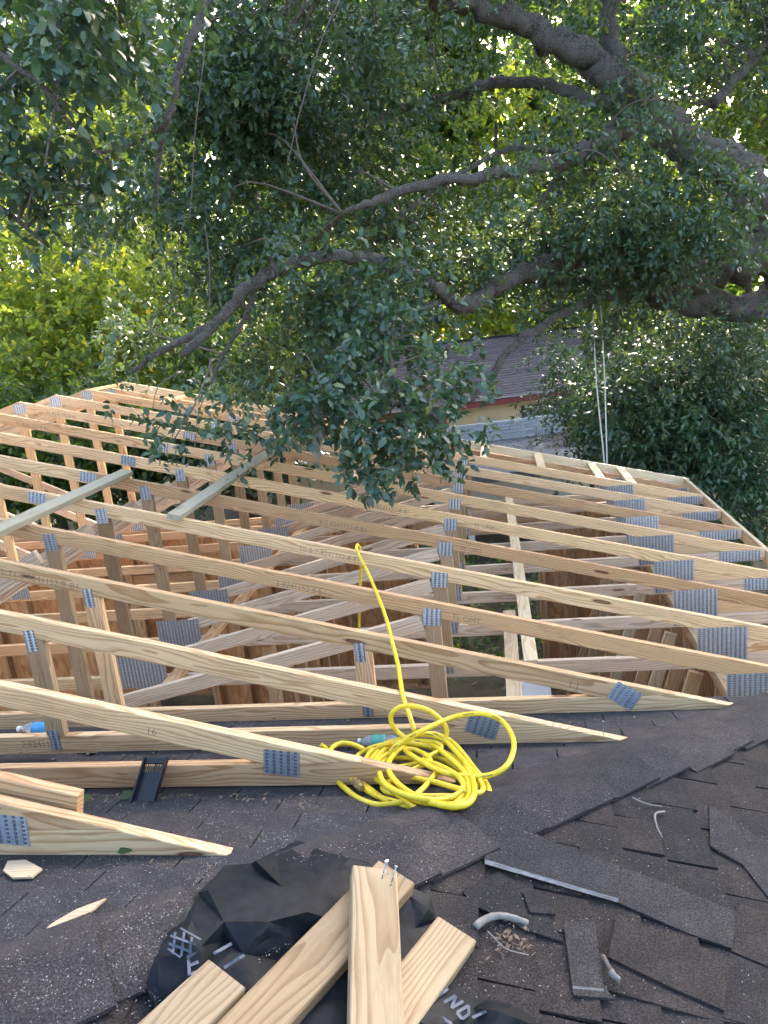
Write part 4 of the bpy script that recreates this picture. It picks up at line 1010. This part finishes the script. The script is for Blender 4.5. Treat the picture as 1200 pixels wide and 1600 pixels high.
# the upper loop and the run to the sixth truss
up_ = [(600, 235, .08), (560, 230, .09), (500, 190, .1), (465, 140, .1), (465, 90, .1), (510, 52, .1), (570, 45, .1), (650, 62, .1), (720, 105, .1), (765, 165, .1), (765, 215, .09), (750, 260, .06)]
mb = MB(); mb.tube(catmull([hose_pt(*cpx(x, y), h) for x, y, h in up_], 5), .0098, 8); o = mb.build('upper_loop', M_hose, hose, True); o.matrix_basis = hinv
run = [(648, 1143, 1.62), (640, 1118, 1.68), (629, 1085, 1.83), (622, 1040, 2.1), (612, 1000, 2.35), (603, 965, 2.6), (590, 930, 2.85), (575, 895, 3.2), (563, 872, 3.42), (557, 857, 3.49), (559, 851, 3.54), (563, 862, 3.58), (564, 890, 3.60), (562, 930, 3.60), (561, 985, 3.60), (562, 1040, 3.6)]
mb = MB(); mb.tube(catmull([at_y(*q) for q in run], 5), .0098, 8); o = mb.build('run', M_hose, hose, True); o.matrix_basis = hinv

def hose_print(path, name='printed_band'):
    mb = MB(); L_ = catmull(path, 10)
    for i in range(6, len(L_) - 6, 16):
        seg = L_[i:i + 7].copy(); tv = seg - CAM; seg -= unit(tv) * .0085; mb.tube(seg, .0026, 4)
    o = mb.build(name, M_ink_h, hose); o.matrix_basis = hinv; o['kind'] = 'stuff'
M_ink_h = simple('hose_lettering', (.16, .12, .02), .7)
hose_print(P); hose_print([at_y(*q) for q in run[:10]])
# lumber offcuts at the bottom, on the right hand plane
def px_board(name, fl, fr, nl, nr, h0, h1, t, mat, label, w=None, extra_cut=None):
    """far-left, far-right, near-left, near-right pixels of the top face; h0,h1 heights above the roof at far and near end"""
    D0 = Z1 + SLOPE * (Y1 + HIP)
    n = (SLOPE, 0, 1)
    a = (on_plane(*fl, n, D0 + h0) + on_plane(*fr, n, D0 + h0)) / 2; b_ = (on_plane(*nl, n, D0 + h1) + on_plane(*nr, n, D0 + h1)) / 2
    d_ = (b_ - a) / np.linalg.norm(b_ - a); nn = np.array([SLOPE, 0, 1]); nn /= np.linalg.norm(nn); nn = nn - d_ * (nn @ d_); nn /= np.linalg.norm(nn)
    side = np.cross(nn, d_)
    if w is None: w = abs((on_plane(*fr, n, D0 + h0) - on_plane(*fl, n, D0 + h0)) @ side)
    c0_, c1_ = a - nn * t / 2, b_ - nn * t / 2
    o = board(name, c0_, c1_, w, t, mat, None, up=tuple(side)); return tag(o, label, 'timber offcut')
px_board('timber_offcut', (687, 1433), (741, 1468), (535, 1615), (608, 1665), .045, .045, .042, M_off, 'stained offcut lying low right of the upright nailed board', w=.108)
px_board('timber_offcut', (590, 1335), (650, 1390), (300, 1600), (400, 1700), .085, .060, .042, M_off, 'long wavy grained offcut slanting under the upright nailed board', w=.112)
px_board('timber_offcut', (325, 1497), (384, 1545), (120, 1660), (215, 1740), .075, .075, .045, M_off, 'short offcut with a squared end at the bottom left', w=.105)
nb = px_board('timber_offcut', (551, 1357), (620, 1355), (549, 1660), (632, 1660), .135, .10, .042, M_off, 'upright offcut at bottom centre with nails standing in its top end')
# nails
def nail(p, d_, L_, parent=None, label=None):
    mb = MB(); p = np.asarray(p); d_ = np.asarray(d_) / np.linalg.norm(d_); mb.tube(np.array([p - d_ * .02, p + d_ * L_]), .0016, 6); mb.tube(np.array([p + d_ * L_, p + d_ * (L_ + .0015)]), .0042, 8)
    o = mb.build('nail', M_steel, None); 
    if label: tag(o, label, 'nail', 'nails')
    return o
D0 = Z1 + SLOPE * (Y1 + HIP)
for q, tip, lab in (((597, 1372), (603, 1347), 'left one of the nails standing in the upright offcut'), ((606, 1365), (605, 1345), 'middle one of the nails standing in the upright offcut'), ((611, 1382), (619, 1354), 'right one of the nails standing in the upright offcut')):
    a = on_plane(*q, (SLOPE, 0, 1), D0 + .134); b_ = on_plane(*tip, (SLOPE, 0, 1), D0 + .175); nail(a, b_ - a, np.linalg.norm(b_ - a), None, lab)
a = at_y(943, 1143, YK[3] - .005); nail(a, np.array([0, 0, 1]), .045, None, 'nail standing up in the tail of the third short truss')

# crumpled black membrane
def pip(x, y, poly):
    ins = False; n = len(poly); j = n - 1
    for i in range(n):
        xi, yi = poly[i]; xj, yj = poly[j]
        if (yi > y) != (yj > y) and x < (xj - xi) * (y - yi) / (yj - yi) + xi: ins = not ins
        j = i
    return ins
out = [(352, 1352), (392, 1349), (430, 1330), (462, 1313), (500, 1322), (545, 1338), (590, 1352), (640, 1385), (672, 1400), (684, 1440), (690, 1480), (700, 1530), (760, 1560), (800, 1570), (850, 1600), (860, 1700), (420, 1700), (330, 1640), (262, 1600), (233, 1555), (228, 1535), (245, 1490), (262, 1455), (290, 1436), (310, 1395)]
from mathutils import noise as mn
CTRL = [(462, 1313, .020), (400, 1345, .045), (352, 1352, .040), (545, 1340, .015), (600, 1360, .01), (440, 1385, .060), (500, 1380, .035), (380, 1400, .065), (325, 1390, .060), (300, 1436, .080), (350, 1440, .085), (420, 1440, .080), (480, 1425, .055), (520, 1400, .02),
        (420, 1466, .022), (350, 1470, .022), (480, 1462, .014), (262, 1455, .055), (285, 1470, .085), (275, 1490, .070), (245, 1500, .040), (300, 1510, .030), (228, 1535, .010), (250, 1550, .012), (320, 1520, .010), (380, 1490, .008), (430, 1500, .008), (420, 1560, .008), (500, 1560, .008),
        (640, 1400, .035), (670, 1420, .040), (650, 1450, .010), (685, 1470, .014), (690, 1540, .008), (740, 1575, .012), (780, 1580, .050), (800, 1575, .020), (830, 1600, .025), (700, 1600, .010), (600, 1650, .008), (760, 1640, .012)]
CTRL = np.array(CTRL, float)
def fold(x, y):
    d2 = (CTRL[:, 0] - x) ** 2 + (CTRL[:, 1] - y) ** 2 + 160.0; w_ = d2 ** -2.2
    h = float((w_ * CTRL[:, 2]).sum() / w_.sum())
    p0 = on_roof(x, y, .02); base = .038 if abs(p0[0] - p0[1] - HIP) < .235 else .014
    q1 = 1 - abs(mn.noise(Vector((x * .009 + y * .006, y * .013 - x * .004, 8.)))) * 2.2
    q2 = 1 - abs(mn.noise(Vector((x * .022 - y * .016, y * .02 + x * .010, 2.)))) * 2.2
    low = 1.0 if y > 1455 else .35
    return base + h * .62 + .014 * max(0, q1) ** 3 + .008 * low * max(0, q2) ** 3
from mathutils.geometry import delaunay_2d_cdt
pts2 = [Vector(q) for q in out] + [Vector((q[0], q[1])) for q in CTRL if pip(q[0], q[1], out)]
for i in range(60):
    q = (rng.uniform(235, 850), rng.uniform(1330, 1690))
    if pip(*q, out) and min((v - Vector(q)).length for v in pts2) > 22: pts2.append(Vector(q))
r_ = delaunay_2d_cdt(pts2, [(i, (i + 1) % len(out)) for i in range(len(out))], [], 1, 1e-4)
mv, mf = [tuple(v) for v in r_[0]], [tuple(f) for f in r_[2]]
mh = {}
for i, (x, y) in enumerate(mv):
    edge = min(abs(x - q[0]) + abs(y - q[1]) for q in out) < 1.0
    p0 = on_roof(x, y, .02); base = .036 if abs(p0[0] - p0[1] - HIP) < .235 else .013
    mh[i] = base if edge else fold(x, y) + rng.uniform(-.006, .006)
for lev, amp in ((0, .0045), (1, .0022)):
    mid = {}; nf = []
    def gm(i, j):
        k_ = (min(i, j), max(i, j))
        if k_ not in mid:
            mid[k_] = len(mv); mv.append(((mv[i][0] + mv[j][0]) / 2, (mv[i][1] + mv[j][1]) / 2)); mh[mid[k_]] = (mh[i] + mh[j]) / 2 + rng.uniform(-amp * .4, amp)
        return mid[k_]
    for a_, b_, c_ in mf:
        ab, bc, ca_ = gm(a_, b_), gm(b_, c_), gm(c_, a_); nf += [(a_, ab, ca_), (ab, b_, bc), (ca_, bc, c_), (ab, bc, ca_)]
    mf = nf
V = [on_roof(x, y, mh[i]) for i, (x, y) in enumerate(mv)]
me = mesh_from('black_membrane', V, mf, True)
me.set_sharp_from_angle(angle=math.radians(24))
memb = add('black_membrane', me, M_black)
tag(memb, 'crumpled black roofing membrane under the offcuts, with printed letters', 'membrane')
# print: lattice emblem and letters laid on the membrane
def print_quads(name, quads, mat):
    mb = MB()
    for q in quads:
        pts = [on_roof(x, y, fold(x, y) + .010) for x, y in q]; mb.put(pts, [tuple(range(len(pts)))])
    return mb.build(name, mat, memb)
def strip(a, b_, w):
    a, b_ = np.array(a, float), np.array(b_, float); d_ = (b_ - a) / np.linalg.norm(b_ - a); nn = np.array([-d_[1], d_[0]]) * w / 2; n_ = max(1, int(np.linalg.norm(b_ - a) / 8)); out_ = []
    for i in range(n_):
        p, q = a + (b_ - a) * i / n_, a + (b_ - a) * (i + 1) / n_; out_.append([tuple(p - nn), tuple(q - nn), tuple(q + nn), tuple(p + nn)])
    return out_
bgq = [[(262, 1478), (284, 1452), (290, 1492), (276, 1490)], [(284, 1452), (315, 1470), (300, 1486), (290, 1492)]]
print_quads('printed_emblem', strip((266, 1462), (308, 1476), 4) + strip((264, 1474), (300, 1488), 4) + strip((274, 1456), (270, 1490), 4) + strip((288, 1456), (283, 1494), 4) + strip((300, 1464), (296, 1490), 4) + strip((262, 1482), (282, 1496), 3) + strip((282, 1450), (314, 1468), 3), M_print)
for L_ in ([((294, 1492), (296, 1524)), ((296, 1494), (318, 1486)), ((297, 1508), (316, 1500)), ((298, 1522), (318, 1514))], [((334, 1490), (362, 1474))], [((350, 1512), (382, 1492))],
           [((686, 1556), (700, 1544))], [((694, 1566), (712, 1556)), ((712, 1556), (706, 1575)), ((706, 1575), (724, 1564))], [((714, 1582), (732, 1571)), ((732, 1571), (733, 1584)), ((733, 1584), (722, 1592)), ((722, 1592), (714, 1582))], [((660, 1592), (690, 1590)), ((690, 1590), (706, 1600))], [((738, 1590), (760, 1580))]):
    q = []
    for a_, b_ in L_: q += strip(a_, b_, 5)
    print_quads('printed_letter', q, M_print)

# loose shingle strips on the right hand plane
def loose(poly_px, h, label, mat=M_shR, worn=None):
    pts = [on_plane(x, y, (SLOPE, 0, 1), D0 + h) for x, y in poly_px]
    poly = [(p[0], p[1]) for p in pts]
    zf = lambda X, Yv: zr(X, Yv) + h
    me, mw = slab(poly, zf, .007)
    o = add('loose_shingle', me, mat, None, mw); tag(o, label, 'shingle', 'loose shingle strips')
    if worn:
        a, b_ = [on_plane(*q, (SLOPE, 0, 1), D0 + h + .0015) for q in worn[:2]]; c_, d_ = [on_plane(*q, (SLOPE, 0, 1), D0 + h + .0015 - .004) for q in worn[2:]]
        mbw = MB(); mbw.put([a, b_, c_, d_] , [(0, 1, 2, 3)]); q = mbw.build('worn_edge', M_worn, o); q.matrix_basis = mw.inverted()
    return o
def worn_mat():
    m_, n, l, b = new_mat('worn_shingle_edge'); tc = nd(n, 'ShaderNodeTexCoord').outputs['Object']
    f = noise(n, l, vmath(n, l, 'MULTIPLY', tc, (14., 90., 60.)), 1., 4, .7)
    l.new(ramp(n, l, f, [(.35, (.03, .03, .034)), (.55, (.09, .10, .115)), (.75, (.19, .21, .235))]), b.inputs['Base Color']); b.inputs['Roughness'].default_value = .6; return m_
M_worn = worn_mat()
loose([(764, 1282), (830, 1300), (900, 1330), (968, 1352), (967, 1404), (860, 1372), (757, 1342)], .026, 'loose shingle strip with a long silvery worn lower edge', M_loose, [(757, 1342), (967, 1404), (965, 1410), (758, 1350)])
loose([(970, 1354), (1060, 1388), (1152, 1425), (1145, 1482), (1080, 1460), (966, 1410)], .022, 'dark speckled shingle strip right of the silvery edged one', M_loose)
loose([(964, 1428), (1035, 1456), (1140, 1495), (1131, 1578), (1050, 1543), (950, 1495)], .026, 'brown shingle strip lying above the bottom right corner')
loose([(920, 1480), (955, 1496), (1050, 1545), (1130, 1580), (1190, 1605), (1100, 1590), (945, 1545)], .018, 'narrow brown shingle sliver under the strip in the bottom right')
loose([(1156, 1412), (1212, 1428), (1212, 1515), (1142, 1485)], .024, 'grey square shingle at the right edge, upper of two')
loose([(1140, 1488), (1212, 1518), (1212, 1612), (1130, 1590)], .020, 'grey square shingle at the right edge, lower of two')
loose([(722, 1392), (780, 1362), (842, 1402), (880, 1472), (830, 1455), (742, 1415)], .018, 'brown shingle tab beside the pale curved stick')
loose([(816, 1392), (862, 1405), (868, 1428), (828, 1425)], .024, 'small torn shingle scrap below the silvery edged strip')
loose([(880, 1440), (930, 1440), (943, 1540), (960, 1560), (896, 1555)], .024, 'dark shingle tab with a worn silvery foot near the bottom', M_loose, [(895, 1540), (943, 1545), (943, 1556), (896, 1552)])
loose([(1108, 1258), (1150, 1285), (1215, 1330), (1215, 1420), (1160, 1350), (1110, 1322)], .016, 'weathered grey brown shingle flap near the right edge', M_loose)

# sticks, chips, debris
def stick(name, pts, r, mat, label, cat='stick', ns=6):
    P = catmull([on_roof(x, y, h) for x, y, h in pts], 5); mb = MB(); mb.tube(P, np.linspace(r, r * .75, len(P)), ns, .12); return tag(mb.build(name, mat, None, True), label, cat)
M_stick = simple('pale_stick', (.20, .185, .165), .85, nscale=40, namp=.35)
stick('bent_stick', [(742, 1449, .018), (760, 1436, .024), (782, 1431, .026), (806, 1436, .022), (824, 1443, .016)], .0105, M_stick, 'pale grey bent stick lying beside the stained offcut')
stick('bent_twig', [(1038, 1268, .02), (1024, 1272, .022), (1026, 1290, .02), (1034, 1308, .016)], .004, M_stick, 'curled pale twig lying below the hip cap')
stick('thin_twig', [(988, 1246, .02), (1010, 1256, .022), (1034, 1260, .018)], .0025, M_stick, 'thin straight twig resting on the hip cap edge')
stick('forked_twig', [(942, 1494, .03), (950, 1508, .034), (957, 1520, .034), (962, 1530, .034)], .006, M_twig, 'short brown twig with a whitish broken end at bottom right')
stick('twig_end', [(955, 1519, .036), (961, 1526, .038), (968, 1531, .036)], .009, M_stick, 'white knuckle shaped bit on the brown twig', 'debris')
stick('thin_twig', [(762, 1455, .016), (790, 1482, .02), (826, 1492, .018)], .002, M_stick, 'long thin twig below the pale bent stick')
def chip(name, poly_px, h, label, curl=.02):
    c = np.mean(poly_px, axis=0); mb = MB(); pts = [on_roof(x, y, h + curl * ((x - c[0]) / 40) ** 2) for x, y in poly_px]; n = len(pts)
    mb.put(pts + [p - np.array([0, 0, .006]) for p in pts], [tuple(range(n)), tuple(reversed(range(n, 2 * n)))] + [(i, i + n, (i + 1) % n + n, (i + 1) % n) for i in range(n)])
    return tag(mb.build(name, M_chip), label, 'wood chip')
M_chip = wood('chip_timber', (.52, .42, .29), (.40, .29, .18), ring=30, knots=False)
chip('wood_chip', [(5, 1360), (12, 1345), (40, 1343), (66, 1357), (50, 1370), (20, 1371)], .02, 'rounded pale wood chip lying at the left edge', .004)
chip('wood_chip', [(73, 1449), (85, 1440), (120, 1420), (166, 1403), (140, 1425), (100, 1452)], .016, 'pointed curved wood chip lying on the left shingles', .004)
# black plastic tray leaning on the second truss
tA, tB, tC, tD = at_y(228, 1186, YK[2] - .03), at_y(264, 1186, YK[2] - .03), on_roof(250, 1257, .004), on_roof(206, 1256, .004)
ex_, ey_ = (tB - tA), (tD - tA); nn = np.cross(ex_, ey_); nn /= np.linalg.norm(nn); nn = -nn if nn[1] > 0 else nn
tray = empty('plastic_tray', tuple((tC + tD) / 2), 'black plastic slotted tray leaning on the second short truss', 'tray'); ti = Matrix.Translation(tray.location).inverted()
def tq(mb, u0, u1, v0, v1, n0=0., n1=.003):
    V = [tA + ex_ * u + ey_ * v + nn * w_ for w_ in (n0, n1) for u, v in ((u0, v0), (u1, v0), (u1, v1), (u0, v1))]
    mb.put(V, [(0, 1, 2, 3), (4, 7, 6, 5), (0, 4, 5, 1), (1, 5, 6, 2), (2, 6, 7, 3), (3, 7, 4, 0)])
mb = MB(); tq(mb, 0, 1, .30, 1); tq(mb, 0, 1, 0, .12, 0, .012); o = mb.build('panel', M_bplast, tray); o.matrix_basis = ti
for u0 in (0, .93):
    mb = MB(); tq(mb, u0, u0 + .07, 0, 1, 0, .022); o = mb.build('side_lip', M_bplast, tray); o.matrix_basis = ti
for i in range(9):
    u0 = .10 + i * .095; mb = MB(); tq(mb, u0, u0 + (.06 if i == 4 else .025), .12, .30); o = mb.build('slat', M_bplast, tray); o.matrix_basis = ti
# bottles
def bottle(p0, p1, r, label, capm, labm):
    B = empty('plastic_bottle', tuple(p0), label, 'bottle'); bi = Matrix.Translation(B.location).inverted(); d_ = p1 - p0
    prof = [(0, .6), (.02, .95), (.1, 1), (.3, .96), (.5, 1), (.68, 1), (.8, .75), (.88, .42), (.93, .38)]
    mb = MB(); mb.tube(np.array([p0 + d_ * s for s, q in prof]), np.array([r * q for s, q in prof]), 12); o = mb.build('body', M_clear, B, True); o.matrix_basis = bi
    mb = MB(); mb.tube(np.array([p0 + d_ * .32, p0 + d_ * .62]), r * 1.02, 12); o = mb.build('label_band', labm, B, True); o.matrix_basis = bi
    mb = MB(); mb.tube(np.array([p0 + d_ * .92, p0 + d_ * 1.0]), r * .45, 10); o = mb.build('cap', capm, B, True); o.matrix_basis = bi
pb = at_y(66, 1138, YK[3] + .10); pe = at_y(28, 1139, YK[3] + .10)
bottle(pb + (pb - pe) * .8, pe, .030, 'clear bottle with a blue band lying behind the third short truss', M_white, M_blue)
pb = at_y(622, 1158, YK[3] - .09); pe = at_y(560, 1158, YK[3] - .05)
bottle(pb, pe, .026, 'clear bottle with a green band lying behind the coiled hose', M_white, M_teal)
# white sheet of foam out beyond the opening
wp = W(835, 1075, 7.2); mb = MB(); mb.box(wp, (.3, .28, .04), Matrix.Rotation(.3, 3, 'X')); tag(mb.build('foam_sheet', M_white), 'white foam sheet lying on the ground below the trusses', 'sheet')

# sawdust flecks, leaf bits and twigs scattered over the shingles
pts = []
while len(pts) < 5200:
    x, y = rng.uniform(-20, 1220), rng.uniform(1240, 1610)
    if x > 600 and rng.uniform() > .16: continue
    if mn.noise(Vector((x * .02, y * .03, 5.))) < rng.uniform(-.5, .35): continue
    if x <= 600 and rng.uniform() > .35 + .65 * math.exp(-((x - 380) / 190) ** 2 - ((y - 1400) / 130) ** 2): continue
    q = on_roof(x, y, 0); q = on_roof(x, y, rh(q[0], q[1])); pts.append(q + np.array([0, 0, rng.uniform(-.001, .003)]))
flakes('sawdust_flecks', np.array(pts), (.002, .0065), M_flake, 'pale sawdust flecks and shavings scattered over the shingles', 'sawdust', tilt=.25)
pts = []
for i in range(160):
    x, y = rng.uniform(-20, 500), 1240 + abs(rng.normal(0, 9)) + (rng.uniform(0, 200) if rng.uniform() < .25 else 0)
    pts.append(on_roof(x, y, .02))
for i in range(60): pts.append(on_roof(rng.normal(800, 22), rng.normal(1470, 16), .02))
for i in range(120): pts.append(on_roof(rng.uniform(-20, 560), 1180 + rng.normal(0, 8), .02))
for i in range(120): pts.append(on_roof(rng.uniform(300, 1000), 1128 + rng.normal(0, 5), .02))
flakes('leaf_litter', np.array(pts), (.008, .028), M_dry, 'dry leaf and bark litter caught along the trusses', 'litter', tilt=.4)
def roof_leaf(px, py, L_, ang, label):
    p = on_roof(px, py, .024); D = np.array([[math.cos(ang), math.sin(ang), .15]]); o = leaves_obj('fallen_leaf', p[None], unit(D), np.array([[.2, -.5, 1.]]), np.array([L_]), np.array([L_ * .55]), M_leaf_mid)
    return tag(o, label, 'leaf')
roof_leaf(118, 1254, .06, .5, 'green leaf by the bottom chord, left of the black tray')
roof_leaf(186, 1246, .06, .2, 'curled green leaf beside the foot of the black tray')
roof_leaf(183, 1332, .05, .3, 'small dark green leaf on the tail of the shortest truss')
roof_leaf(282, 1442, .05, .9, 'pale green leaf at the upper left corner of the membrane')
# ground litter and weeds seen through the framing
pts = np.stack([rng.uniform(-6, 9, 5200), rng.uniform(2.7, 15, 5200), np.full(5200, GZ + .02)], 1)
flakes('ground_litter', pts, (.05, .16), M_dry, 'brown leaf litter on the dark ground', 'litter')
C = np.stack([rng.uniform(-6, 8, 1500), rng.uniform(8.6, 14, 1500), np.full(1500, GZ)], 1); arr, ax = sprigs(C, 7, .3, .13, -.6)
tag(leaves_obj('ground_weeds', *arr, M_leaf_mid), 'low green weeds growing on the ground beyond the far wall', 'weeds', None, 'stuff')
